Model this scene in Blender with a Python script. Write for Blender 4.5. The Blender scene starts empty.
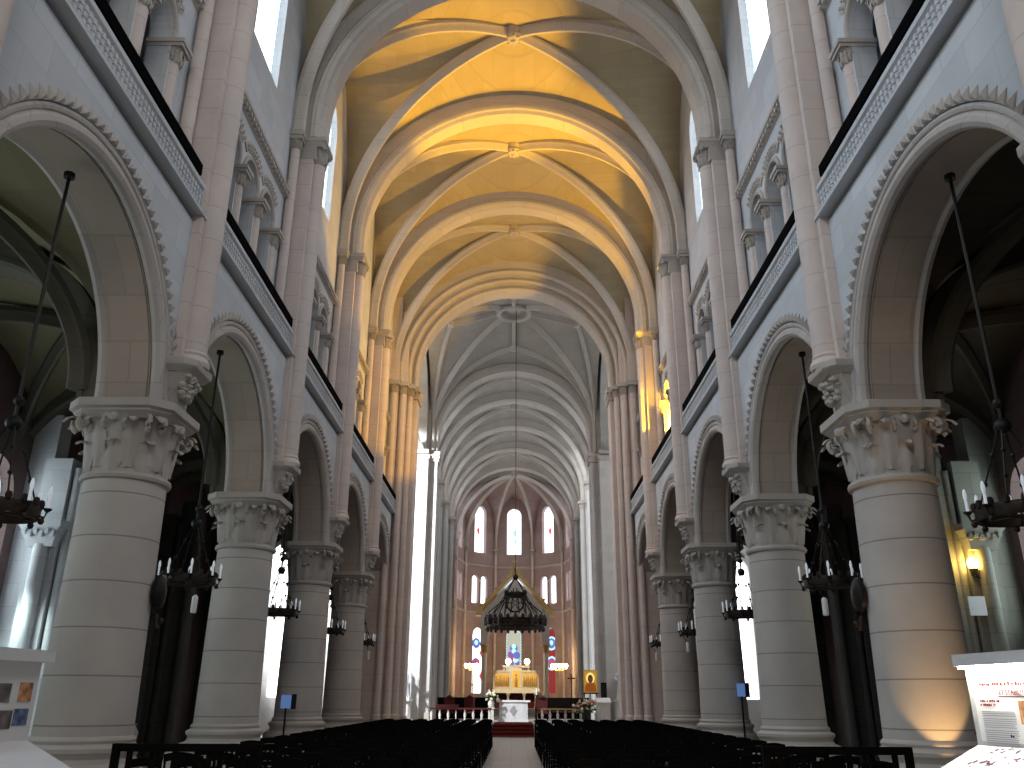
import bpy, math, random
from math import sin, cos, pi, sqrt, radians
random.seed(7)
scene = bpy.context.scene
COL = scene.collection

# ------------------------------------------------------------------ helpers
class MB:
    def __init__(s): s.v = []; s.f = []
    def add(s, vs, fs):
        b = len(s.v); s.v += [tuple(p) for p in vs]; s.f += [tuple(b + i for i in f) for f in fs]
    def box(s, x0, x1, y0, y1, z0, z1):
        s.add([(x0,y0,z0),(x1,y0,z0),(x1,y1,z0),(x0,y1,z0),(x0,y0,z1),(x1,y0,z1),(x1,y1,z1),(x0,y1,z1)],
              [(0,3,2,1),(4,5,6,7),(0,1,5,4),(1,2,6,5),(2,3,7,6),(3,0,4,7)])
    def prism(s, poly, z0, z1, top=None):
        n = len(poly); t = top or poly
        s.add([(x,y,z0) for x,y in poly] + [(x,y,z1) for x,y in t],
              [tuple(range(n-1,-1,-1)), tuple(range(n,2*n))] + [(i,(i+1)%n,n+(i+1)%n,n+i) for i in range(n)])
    def lathe(s, prof, cx=0, cy=0, seg=24, a0=0, a1=2*pi, caps=True):
        full = abs(a1-a0-2*pi) < 1e-6; m = seg if full else seg+1
        vs = []
        for r, z in prof:
            for i in range(m):
                a = a0+(a1-a0)*i/seg; vs.append((cx+r*cos(a), cy+r*sin(a), z))
        fs = []
        for j in range(len(prof)-1):
            for i in range(seg):
                k = (i+1) % m if full else i+1
                fs.append((j*m+i, j*m+k, (j+1)*m+k, (j+1)*m+i))
        if caps and full:
            if prof[0][0] > 1e-4: fs.append(tuple(range(m-1,-1,-1)))
            if prof[-1][0] > 1e-4: fs.append(tuple((len(prof)-1)*m+i for i in range(m)))
        s.add(vs, fs)
    def tube(s, pts, r, seg=6):
        rs = r if isinstance(r, (list, tuple)) else [r]*len(pts)
        rings = []; n = len(pts); vs = []
        for i, p in enumerate(pts):
            q = pts[min(i+1,n-1)]; o = pts[max(i-1,0)]
            d = [q[k]-o[k] for k in range(3)]; L = sqrt(sum(c*c for c in d)) or 1; d = [c/L for c in d]
            a = (0,0,1) if abs(d[2]) < .9 else (1,0,0)
            u = (d[1]*a[2]-d[2]*a[1], d[2]*a[0]-d[0]*a[2], d[0]*a[1]-d[1]*a[0]); L = sqrt(sum(c*c for c in u)); u = [c/L for c in u]
            w = (d[1]*u[2]-d[2]*u[1], d[2]*u[0]-d[0]*u[2], d[0]*u[1]-d[1]*u[0])
            for k in range(seg):
                an = 2*pi*k/seg
                vs.append(tuple(p[j]+rs[i]*(cos(an)*u[j]+sin(an)*w[j]) for j in range(3)))
        fs = [(i*seg+k, i*seg+(k+1)%seg, (i+1)*seg+(k+1)%seg, (i+1)*seg+k) for i in range(n-1) for k in range(seg)]
        fs += [tuple(range(seg-1,-1,-1)), tuple((n-1)*seg+k for k in range(seg))]
        s.add(vs, fs)
    def ball(s, c, r, seg=10, rings=6, sc=(1,1,1)):
        vs = []; fs = []
        for j in range(rings+1):
            t = pi*j/rings
            for i in range(seg):
                a = 2*pi*i/seg
                vs.append((c[0]+sc[0]*r*sin(t)*cos(a), c[1]+sc[1]*r*sin(t)*sin(a), c[2]-sc[2]*r*cos(t)))
        for j in range(rings):
            for i in range(seg): fs.append((j*seg+i, j*seg+(i+1)%seg, (j+1)*seg+(i+1)%seg, (j+1)*seg+i))
        s.add(vs, fs)
    def grid(s, fn, nu, nv):
        vs = [fn(i/nu, j/nv) for j in range(nv+1) for i in range(nu+1)]
        fs = [(j*(nu+1)+i, j*(nu+1)+i+1, (j+1)*(nu+1)+i+1, (j+1)*(nu+1)+i) for j in range(nv) for i in range(nu)]
        s.add(vs, fs)
    def loft(s, loops, caps=True):
        m = len(loops[0]); vs = [p for l in loops for p in l]
        fs = [(j*m+i, j*m+(i+1)%m, (j+1)*m+(i+1)%m, (j+1)*m+i) for j in range(len(loops)-1) for i in range(m)]
        if caps: fs += [tuple(range(m-1,-1,-1)), tuple((len(loops)-1)*m+i for i in range(m))]
        s.add(vs, fs)

def tag(o, label=None, cat=None, group=None, kind=None):
    if label: o['label'] = label
    if cat: o['category'] = cat
    if group: o['group'] = group
    if kind: o['kind'] = kind
    return o
def obj(name, mb, mat, parent=None, smooth=True, angle=35):
    me = bpy.data.meshes.new(name); me.from_pydata(mb.v, [], mb.f); me.update()
    if smooth:
        me.shade_smooth(); me.set_sharp_from_angle(angle=radians(angle))
    me.materials.append(mat)
    o = bpy.data.objects.new(name, me); COL.objects.link(o)
    if parent: o.parent = parent
    return o
def empty(name, loc, label, cat, group=None, rz=0):
    o = bpy.data.objects.new(name, None); COL.objects.link(o)
    o.location = loc; o.rotation_euler = (0,0,rz); o.empty_display_size = .2
    return tag(o, label, cat, group)
def struct(name, mb, mat, smooth=True):
    return tag(obj(name, mb, mat, None, smooth), kind='structure')
def kids(o): return [c for c in bpy.data.objects if c.parent == o]
def dup(o, loc, label=None, rz=None, scale=None):
    r = o.copy(); COL.objects.link(r); r.location = loc
    if rz is not None: r.rotation_euler = (0,0,rz)
    if scale: r.scale = scale
    if label: r['label'] = label
    for ch in TREE.get(o.name) or TREE.setdefault(o.name, kids(o)):
        c = ch.copy(); COL.objects.link(c); c.parent = r
        for g in TREE.get(ch.name) or TREE.setdefault(ch.name, kids(ch)):
            d = g.copy(); COL.objects.link(d); d.parent = c
    return r
TREE = {}
def octagon(h, c):       # square of half-size h with corners cut by c
    return [(h,-h+c),(h,h-c),(h-c,h),(-h+c,h),(-h,h-c),(-h,-h+c),(-h+c,-h),(h-c,-h)]

# ------------------------------------------------------------------ materials
def new_mat(name):
    m = bpy.data.materials.new(name); m.use_nodes = True
    nt = m.node_tree; b = nt.nodes['Principled BSDF']; return m, nt, b
def plain(name, col, rough=.6, metal=0, noise=0, nscale=6, spec=.3):
    m, nt, b = new_mat(name)
    b.inputs['Roughness'].default_value = rough; b.inputs['Metallic'].default_value = metal
    b.inputs['Specular IOR Level'].default_value = spec
    if noise:
        n = nt.nodes.new('ShaderNodeTexNoise'); n.inputs['Scale'].default_value = nscale; n.inputs['Detail'].default_value = 4
        g = nt.nodes.new('ShaderNodeNewGeometry'); nt.links.new(g.outputs['Position'], n.inputs['Vector'])
        r = nt.nodes.new('ShaderNodeValToRGB'); r.color_ramp.elements[0].position = .3; r.color_ramp.elements[1].position = .7
        r.color_ramp.elements[0].color = tuple(c*(1-noise) for c in col)+(1,)
        r.color_ramp.elements[1].color = tuple(min(1,c*(1+noise)) for c in col)+(1,)
        nt.links.new(n.outputs['Fac'], r.inputs['Fac']); nt.links.new(r.outputs['Color'], b.inputs['Base Color'])
    else: b.inputs['Base Color'].default_value = tuple(col)+(1,)
    return m
def emit(name, col, strength):
    m, nt, b = new_mat(name)
    b.inputs['Base Color'].default_value = tuple(c*.5 for c in col)+(1,)
    b.inputs['Emission Color'].default_value = tuple(col)+(1,); b.inputs['Emission Strength'].default_value = strength
    return m
def stone(name, col, var=.16, bw=.95, bh=.48, mortar=.6, courses_only=False, rough=.85, tint=(1,1,1)):
    m, nt, b = new_mat(name); N = nt.nodes.new; L = nt.links.new
    b.inputs['Roughness'].default_value = rough; b.inputs['Specular IOR Level'].default_value = .2
    g = N('ShaderNodeNewGeometry'); sp = N('ShaderNodeSeparateXYZ'); L(g.outputs['Position'], sp.inputs[0])
    sn = N('ShaderNodeSeparateXYZ'); L(g.outputs['True Normal'], sn.inputs[0])
    ax = N('ShaderNodeMath'); ax.operation = 'ABSOLUTE'; L(sn.outputs['X'], ax.inputs[0])
    gt = N('ShaderNodeMath'); gt.operation = 'GREATER_THAN'; gt.inputs[1].default_value = .6; L(ax.outputs[0], gt.inputs[0])
    ad = N('ShaderNodeMix'); ad.data_type = 'FLOAT'; L(gt.outputs[0], ad.inputs[0]); L(sp.outputs['X'], ad.inputs[2]); L(sp.outputs['Y'], ad.inputs[3])
    cb = N('ShaderNodeCombineXYZ'); L(sp.outputs['Z'], cb.inputs[1])
    cb.inputs[0].default_value = 250
    if not courses_only: L(ad.outputs[0], cb.inputs[0])
    br = N('ShaderNodeTexBrick'); L(cb.outputs[0], br.inputs['Vector'])
    br.inputs['Scale'].default_value = 1; br.inputs['Brick Width'].default_value = bw if not courses_only else 1000
    br.inputs['Row Height'].default_value = bh; br.inputs['Mortar Size'].default_value = .012; br.inputs['Mortar Smooth'].default_value = .3
    c1 = tuple(min(1,c*(1+var*.45)) for c in col); c2 = tuple(c*t*(1-var*.45) for c, t in zip(col, tint))
    if courses_only: c1 = c2 = tuple(col)
    br.inputs['Color1'].default_value = c1+(1,); br.inputs['Color2'].default_value = c2+(1,)
    br.inputs['Mortar'].default_value = tuple(c*mortar for c in col)+(1,)
    n = N('ShaderNodeTexNoise'); n.inputs['Scale'].default_value = .9; n.inputs['Detail'].default_value = 6; n.inputs['Roughness'].default_value = .6
    L(g.outputs['Position'], n.inputs['Vector'])
    r = N('ShaderNodeValToRGB'); r.color_ramp.elements[0].position = .3; r.color_ramp.elements[1].position = .72
    r.color_ramp.elements[0].color = (1-var,1-var,1-var*.9,1); r.color_ramp.elements[1].color = (1,1,1,1)
    L(n.outputs['Fac'], r.inputs['Fac'])
    mx = N('ShaderNodeMix'); mx.data_type = 'RGBA'; mx.blend_type = 'MULTIPLY'; mx.inputs[0].default_value = 1
    L(br.outputs['Color'], mx.inputs[6]); L(r.outputs['Color'], mx.inputs[7]); L(mx.outputs[2], b.inputs['Base Color'])
    n2 = N('ShaderNodeTexNoise'); n2.inputs['Scale'].default_value = 22; n2.inputs['Detail'].default_value = 3; L(g.outputs['Position'], n2.inputs['Vector'])
    bp = N('ShaderNodeBump'); bp.inputs['Strength'].default_value = .12; bp.inputs['Distance'].default_value = .02
    L(n2.outputs['Fac'], bp.inputs['Height']); L(bp.outputs[0], b.inputs['Normal'])
    return m

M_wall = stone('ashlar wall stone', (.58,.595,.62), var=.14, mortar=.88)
M_shaft = stone('warm shaft stone', (.68,.585,.54), var=.18, courses_only=True, bh=.62, mortar=.82, tint=(1,.93,.9))
M_col = stone('column drum stone', (.56,.515,.475), var=.2, courses_only=True, bh=.62, mortar=.55)
M_carve = stone('carved stone', (.50,.455,.415), var=.16, bw=3, bh=3, mortar=.9)
M_arch = stone('arch voussoir stone', (.53,.48,.45), var=.14, bw=.6, bh=.6, mortar=.85)
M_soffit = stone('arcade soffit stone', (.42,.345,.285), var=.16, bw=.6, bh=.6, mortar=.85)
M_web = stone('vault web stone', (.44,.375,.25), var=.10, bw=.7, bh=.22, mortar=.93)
M_greyweb = stone('grey vault web stone', (.40,.375,.335), var=.10, bw=.7, bh=.22, mortar=.93)
M_rib = stone('vault rib stone', (.57,.525,.48), var=.12, bw=3, bh=.7, mortar=.85)
M_choir = stone('choir stone', (.52,.505,.49), var=.12, mortar=.88)
M_apse = stone('apse red-brown stone', (.40,.31,.305), var=.14, mortar=.85, tint=(1,.94,.94))
M_aisle = stone('aisle pinkish stone', (.13,.085,.08), var=.14, bw=1.0, bh=.5, mortar=.7)  # aisle stones from here down: the aisles' shade is put into the colour
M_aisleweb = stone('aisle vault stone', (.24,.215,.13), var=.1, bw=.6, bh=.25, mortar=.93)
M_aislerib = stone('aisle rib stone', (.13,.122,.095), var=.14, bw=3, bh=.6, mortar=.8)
M_shadeweb = stone('shaded vault stone', (.075,.062,.045), var=.15, bw=.6, bh=.25, mortar=.9)  # right aisle copy, its deeper shade put into the colour
M_shaderespond = stone('shaded aisle stone', (.075,.068,.06), var=.2, mortar=.8)  # far responds: aisle shade put into a near-black copy
M_halfshaderespond = stone('half shaded aisle pier stone', (.27,.27,.23), var=.14, mortar=.8)  # near right responds: weaker light put into a mid-dark copy
M_floor = stone('floor stone', (.40,.37,.35), var=.2, bw=.6, bh=.6, mortar=.6)
def floor_mat():
    m, nt, b = new_mat('stone floor slabs'); N = nt.nodes.new; L = nt.links.new
    g = N('ShaderNodeNewGeometry'); br = N('ShaderNodeTexBrick'); L(g.outputs['Position'], br.inputs['Vector'])
    br.offset = 0; br.inputs['Scale'].default_value = 1; br.inputs['Brick Width'].default_value = .5; br.inputs['Row Height'].default_value = .5
    br.inputs['Mortar Size'].default_value = .008
    br.inputs['Color1'].default_value = (.34,.31,.28,1); br.inputs['Color2'].default_value = (.28,.255,.24,1); br.inputs['Mortar'].default_value = (.16,.14,.13,1)
    L(br.outputs['Color'], b.inputs['Base Color']); b.inputs['Roughness'].default_value = .38
    return m
M_slab = floor_mat()
M_iron = plain('black iron', (.012,.011,.011), .5, .3)
M_bronze = plain('dark bronze', (.025,.016,.011), .5, .3, .3, 12)
M_wood = plain('black brown wood', (.006,.005,.0045), .8, 0, .3, 9, .04)
M_rail = plain('black painted board', (.003,.003,.0035), .95, spec=.02)
M_carpet = plain('dark red carpet', (.10,.016,.012), .95, 0, .25, 14, .05)
M_marble = plain('white marble', (.72,.71,.70), .35, 0, .08, 5)
M_greystone = plain('pale grey altar stone', (.58,.57,.58), .5, 0, .08, 7)
M_gold = plain('gilding', (.55,.40,.17), .35, .7, .15, 20)
M_gilt = plain('gilded relief ground', (.80,.50,.12), .5, .2, .2, 16)
M_white = plain('white panel', (.82,.82,.83), .5)
M_plaster = plain('white plaster statue', (.72,.74,.78), .6, 0, .06, 6)
M_pale = plain('pale stone pedestal', (.60,.57,.53), .7, 0, .1, 6)
M_candle = plain('white candle tube', (.85,.87,.9), .4)
M_candle.node_tree.nodes['Principled BSDF'].inputs['Emission Color'].default_value = (.8,.9,1,1)
M_candle.node_tree.nodes['Principled BSDF'].inputs['Emission Strength'].default_value = .22
M_leaf = plain('green leaves', (.06,.13,.035), .6, 0, .3, 20)
M_flower = plain('cream petals', (.75,.70,.52), .6)
M_pink = plain('pink petals', (.55,.25,.22), .6)
M_text = plain('grey print', (.42,.41,.45), .8)
M_red = plain('red print', (.16,.012,.012), .9, spec=.05)
M_purple = plain('purple print', (.075,.03,.06), .8)
M_darkphoto = plain('dark photo print', (.13,.11,.11), .5, 0, .8, 9)
M_photo = plain('orange photo print', (.42,.20,.10), .5, 0, .8, 14)
M_bluephoto = plain('blue photo print', (.10,.13,.24), .5, 0, .8, 12)
M_bluesign = emit('lit blue sign', (.20,.38,.85), .30)
M_cloth = plain('white altar cloth', (.85,.84,.82), .8)
M_darkcloth = plain('maroon upholstery', (.07,.012,.012), .9)
M_bulb = emit('warm bulb', (1,.70,.30), 45)
M_globe = emit('warm globe', (1,.86,.60), 14)
M_sconce = emit('amber bulb', (1,.62,.14), 60)
M_lead = plain('window lead', (.02,.02,.02), .6)
M_winred = emit('red glass', (.80,.05,.07), .9)
M_windark = emit('deep red glass', (.42,.04,.05), .45)
M_winpale = emit('pale green-grey glass', (.66,.70,.58), .6)
M_winblue = emit('blue glass', (.14,.20,.65), .8)
M_winviolet = emit('violet glass', (.32,.14,.48), .7)
M_wincyan = emit('pale blue glass', (.35,.75,.95), 1.6)
M_skin = plain('icon face paint', (.33,.14,.05), .6)
M_icon = plain('icon orange paint', (.75,.20,.03), .5)

def glass(name, col, strength, edge=(.35,.75,1)):
    """bright daylit leaded glass: pale quarries, coloured speckle"""
    m, nt, b = new_mat(name); N = nt.nodes.new; L = nt.links.new
    g = N('ShaderNodeNewGeometry'); v = N('ShaderNodeTexVoronoi'); v.inputs['Scale'].default_value = 3.2; L(g.outputs['Position'], v.inputs['Vector'])
    r = N('ShaderNodeValToRGB'); e = r.color_ramp.elements
    e[0].position = 0; e[0].color = (.85,.93,1,1); e[1].position = .4; e[1].color = tuple(col)+(1,)
    sp = N('ShaderNodeSeparateColor'); L(v.outputs['Color'], sp.inputs[0]); L(sp.outputs[0], r.inputs['Fac'])
    b.inputs['Base Color'].default_value = (.3,.3,.3,1)
    L(r.outputs['Color'], b.inputs['Emission Color']); b.inputs['Emission Strength'].default_value = strength
    return m
G_naveL = glass('left clerestory glass', (.90,.96,1), 2.6)
G_naveR = glass('right clerestory glass', (.94,.97,1), 2.6)
G_west = glass('west window glass', (1,.95,.88), 1.7)
G_aisle = glass('aisle window glass', (.80,.96,.98), 4.5)
G_transL = glass('left transept glass', (.93,.97,1), 2.2)
G_transR = glass('right transept glass', (.93,.97,1), 2.2)
G_choir = glass('choir glass', (.93,.96,1), 4.2)
G_apse = glass('apse glass', (.96,.98,1), 2.5)

# ------------------------------------------------------------------ main dimensions
S = 5.972
P = [12.24 + S*i for i in range(-2, 5)]          # pier axes; P[2] is the nearest pier in view, P[6] the crossing
P0 = 2
CX = 5.737                                        # column axis
ZSP = 15.02                                       # top of the high capitals
XLOW, XUP = 5.2, 5.6                              # nave wall faces below and above the gallery
TR = dict(Rx=4.86, Rz=5.02, zc=15.62)             # transverse arch soffit

def pierced(mb, fr, s0, s1, z0, z1, opens, t, n=14):
    """wall panel in (s,z) with depth d from 0 to t, round-headed openings side by side"""
    def quad(a, b, c, d, dd): mb.add([fr(*a,dd), fr(*b,dd), fr(*c,dd), fr(*d,dd)], [(0,1,2,3)])
    def slab(a0, a1, b0, b1):
        if a1-a0 < 1e-6 or b1-b0 < 1e-6: return
        for dd in (0, t): quad((a0,b0),(a1,b0),(a1,b1),(a0,b1), dd)
    cur = s0
    for sc, hw, zs, zp in opens:
        slab(cur, sc-hw, z0, z1)
        slab(sc-hw, sc+hw, z0, zs)
        pts = [(sc-hw*cos(pi*i/n), zp+hw*sin(pi*i/n)) for i in range(n+1)]
        for i in range(n):
            for dd in (0, t): quad(pts[i], pts[i+1], (pts[i+1][0], z1), (pts[i][0], z1), dd)
        loop = [(sc-hw, zs)] + pts + [(sc+hw, zs)]
        for i in range(len(loop)-1):
            a, b = loop[i], loop[i+1]
            mb.add([fr(*a,0), fr(*b,0), fr(*b,t), fr(*a,t)], [(0,1,2,3)])
        if zs > z0+1e-6: mb.add([fr(sc-hw,zs,0), fr(sc+hw,zs,0), fr(sc+hw,zs,t), fr(sc-hw,zs,t)], [(0,1,2,3)])
        cur = sc+hw
    slab(cur, s1, z0, z1)
    # ends and edges
    for s in (s0, s1): mb.add([fr(s,z0,0), fr(s,z1,0), fr(s,z1,t), fr(s,z0,t)], [(0,1,2,3)])
    mb.add([fr(s0,z1,0), fr(s1,z1,0), fr(s1,z1,t), fr(s0,z1,t)], [(0,1,2,3)])
def fy(side, x0): return lambda s, z, d: (side*(x0+d), s, z)
def fx(y0, sgn=1): return lambda s, z, d: (s, y0+sgn*d, z)

def ring_y(mb, side, yc, zc, prof, zbase=None, a0=0, a1=pi, n=28):
    """arch in the plane of the nave wall: prof = closed loop of (radius, |x|)"""
    loops = []
    if zbase is not None and zbase < zc-1e-4: loops.append([(side*x, yc-r, zbase) for r, x in prof])
    for i in range(n+1):
        a = a0+(a1-a0)*i/n; loops.append([(side*x, yc-r*cos(a), zc+r*sin(a)) for r, x in prof])
    if zbase is not None and zbase < zc-1e-4: loops.append([(side*x, yc+r, zbase) for r, x in prof])
    mb.loft(loops)
def ring_x(mb, yc, zc, prof, Rx, Rz, zbase=None, n=40, xc=0):
    """arch across the nave: prof = closed loop of (outward offset, y)"""
    loops = []
    if zbase is not None and zbase < zc-1e-4: loops.append([(xc-(Rx+d), yc+y, zbase) for d, y in prof])
    for i in range(n+1):
        a = pi*i/n; loops.append([(xc-(Rx+d)*cos(a), yc+y, zc+(Rz+d)*sin(a)) for d, y in prof])
    if zbase is not None and zbase < zc-1e-4: loops.append([(xc+(Rx+d), yc+y, zbase) for d, y in prof])
    mb.loft(loops)
def circ(cr, cx, r, n=8): return [(cr+r*cos(2*pi*k/n), cx+r*sin(2*pi*k/n)) for k in range(n)]

def web(mb, C, poly, zs, H, rise=0, ns=14, nt=20, edges=None):
    """groined web over a polygon: one cell per edge"""
    m = len(poly)
    for k in (range(m) if edges is None else edges):
        A, B = poly[k], poly[(k+1)%m]
        def fn(u, v):
            s = 1-(1-v)**1.6; t = sin((2*u-1)*pi/2)
            x = C[0]+s*((A[0]+B[0])/2-C[0]+t*(B[0]-A[0])/2); y = C[1]+s*((A[1]+B[1])/2-C[1]+t*(B[1]-A[1])/2)
            return (x, y, zs+H*sqrt(max(0,1-(t*s)**2))+rise*(1-s))
        mb.grid(fn, nt, ns)
def rib_path(A, C, zs, H, rise=0, zbase=None, n=18, drop=0):
    pts = [] if zbase is None else [(A[0], A[1], zbase)]
    for i in range(n+1):
        a = pi/2*i/n; s = cos(a)
        pts.append((C[0]+s*(A[0]-C[0]), C[1]+s*(A[1]-C[1]), zs+H*sin(a)+rise*(1-s)-drop))
    return pts
def rib(mb, pts, w, h):
    """moulded rib: roll with two shoulders, swept in a vertical plane"""
    d = (pts[-1][0]-pts[0][0], pts[-1][1]-pts[0][1]); L = sqrt(d[0]**2+d[1]**2); d = (d[0]/L, d[1]/L); nrm = (-d[1], d[0])
    prof = [(-w,h*.7),(-w,.1*h),(-w*.75,-.1*h),(-w*.55,-.55*h),(-w*.25,-.95*h),(w*.25,-.95*h),(w*.55,-.55*h),(w*.75,-.1*h),(w,.1*h),(w,h*.7)]
    loops = []
    for i, p in enumerate(pts):
        q = pts[min(i+1,len(pts)-1)]; o = pts[max(i-1,0)]
        th = (q[0]-o[0])*d[0]+(q[1]-o[1])*d[1]; tz = q[2]-o[2]; l = sqrt(th*th+tz*tz) or 1
        nh, nz = -tz/l, th/l                     # outward normal of the curve in its plane
        loops.append([(p[0]+a*nrm[0]+b*nh*d[0], p[1]+a*nrm[1]+b*nh*d[1], p[2]+b*nz) for a, b in prof])
    mb.loft(loops)

# ------------------------------------------------------------------ carved pieces
def leaf(mb, bell, ang, z0, z1, w, curl, n=15, rim=.025):
    """acanthus leaf lying on the bell profile bell(z)->radius, rolling over at its tip"""
    m = 6; vs = []; rho = curl*.55; zt = z1-rho
    for i in range(n+1):
        t = i/n
        if t < .6:
            z = z0+(zt-z0)*t/.6; r = bell(z)+rim+.02*sin(pi*t/.6)
        else:
            th = (t-.6)/.4*2.75; r = bell(zt)+rim+rho*(1-cos(th)); z = zt+rho*sin(th)
        ww = w*(.62+.42*sin(pi*min(1,t/.75)))*sqrt(max(.02,1-max(0,(t-.72)/.28)**2))*(1+.10*cos(t*26))
        for k in range(m+1):
            q = -1+2*k/m; a = ang+q*ww/max(r,.08); rr = r-.05*w*3*abs(q)**2+(.018*w*8 if k == m//2 else 0)-.012*(k%2)
            vs.append((rr*cos(a), rr*sin(a), z-.10*w*abs(q)*t))
    mb.add(vs, [(j*(m+1)+i, j*(m+1)+i+1, (j+1)*(m+1)+i+1, (j+1)*(m+1)+i) for j in range(n) for i in range(m)])
def volute(mb, r0, ang, z, size):
    c, s = cos(ang), sin(ang); pts = []
    for i in range(15):
        t = i/14; a = -pi*.45+t*2.6*pi; q = size*(1-.72*t)
        pr = r0+q*cos(a)*.8; pts.append((pr*c, pr*s, z+q*sin(a)))
    mb.tube(pts, [size*.34*(1-.5*i/14) for i in range(15)], 6)
def capital(r, h, R):
    """bell of radius r (bottom) to R (top), height h, two rings of leaves, corner volutes; z from 0 to h"""
    bell = lambda z: r+(R-r)*max(0,min(1,z/h))**2.2
    b = MB(); b.lathe([(bell(h*i/8), h*i/8) for i in range(9)], seg=28)
    for k in range(8): leaf(b, bell, 2*pi*k/8, .0, h*.56, r*.27, r*.30)
    for k in range(8): leaf(b, bell, 2*pi*(k+.5)/8, h*.10, h*.92, r*.24, r*.40)
    for k in range(4):
        a = pi/4+k*pi/2
        leaf(b, bell, a, h*.2, h*.96, r*.25, r*.62)
        volute(b, R*1.10, a-.13, h*.86, r*.22); volute(b, R*1.10, a+.13, h*.86, r*.22)
    for k in range(4):
        a = k*pi/2
        volute(b, R*.93, a-.22, h*.86, r*.16); volute(b, R*.93, a+.22, h*.86, r*.16)
        b.ball((R*1.0*cos(a), R*1.0*sin(a), h*.93), r*.13, 8, 5)
    return b
def abacus(h, c, z0, z1):
    b = MB(); t = z1-z0
    prof = [(.82,0),(.84,.12),(.93,.36),(.93,.46),(1,.56),(1,1),(.97,1.0)]
    loops = []
    for f, k in prof: loops.append([(x*f, y*f, z0+t*k) for x, y in octagon(h, c)])
    b.loft(loops); return b

SIDES = {-1: 'left', 1: 'right'}
ORD = ['nearest', 'second', 'third', 'fourth', 'fifth', 'sixth']

# ------------------------------------------------------------------ nave columns
def base_mb():
    b = MB()
    b.lathe([(.86,.60),(.88,.66),(.85,.74),(.74,.78),(.70,.84),(.72,.89),(.75,.92),(.75,.97),(.69,1.0),(.66,1.02),(.675,1.06),(.655,1.09),(.63,1.11)], seg=32)
    return b
def make_column():
    t = empty('nave_column', (0,0,0), 'x', 'column', 'round columns of the nave arcade')
    b = MB(); b.prism(octagon(1.0,.32), 0, .30); b.prism(octagon(.95,.32), .30, .60, octagon(.92,.32)); obj('plinth', b, M_carve, t)
    obj('base', base_mb(), M_carve, t)
    b = MB(); b.lathe([(.628-.05*(i/10), 1.08+(4.55-1.08)*i/10) for i in range(11)], seg=48); obj('shaft', b, M_col, t)
    b = MB(); b.lathe([(.575,4.53),(.625,4.55),(.64,4.59),(.625,4.63),(.575,4.65)], seg=40); obj('neck_ring', b, M_carve, t)
    c = obj('capital', capital(.57,.86,.70), M_carve, t); c.location.z = 4.62
    obj('abacus', abacus(.78,.26,5.42,5.69), M_carve, t)
    return t
col0 = make_column(); first = True
# the pair at P[1] stands beside the camera, just out of frame
for side in (-1, 1):
    for i in range(1, 6):
        y = P[i]; k = i-P0
        if k < 0: lab = 'round stone column behind the exhibition panel, at the %s edge of the nave' % SIDES[side]
        else: lab = '%s round stone column with leafy capital on the %s side of the nave' % (ORD[k], SIDES[side])
        if first: col0.location = (side*CX, y, 0); col0['label'] = lab; first = False
        else: dup(col0, (side*CX, y, 0), lab)

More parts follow.
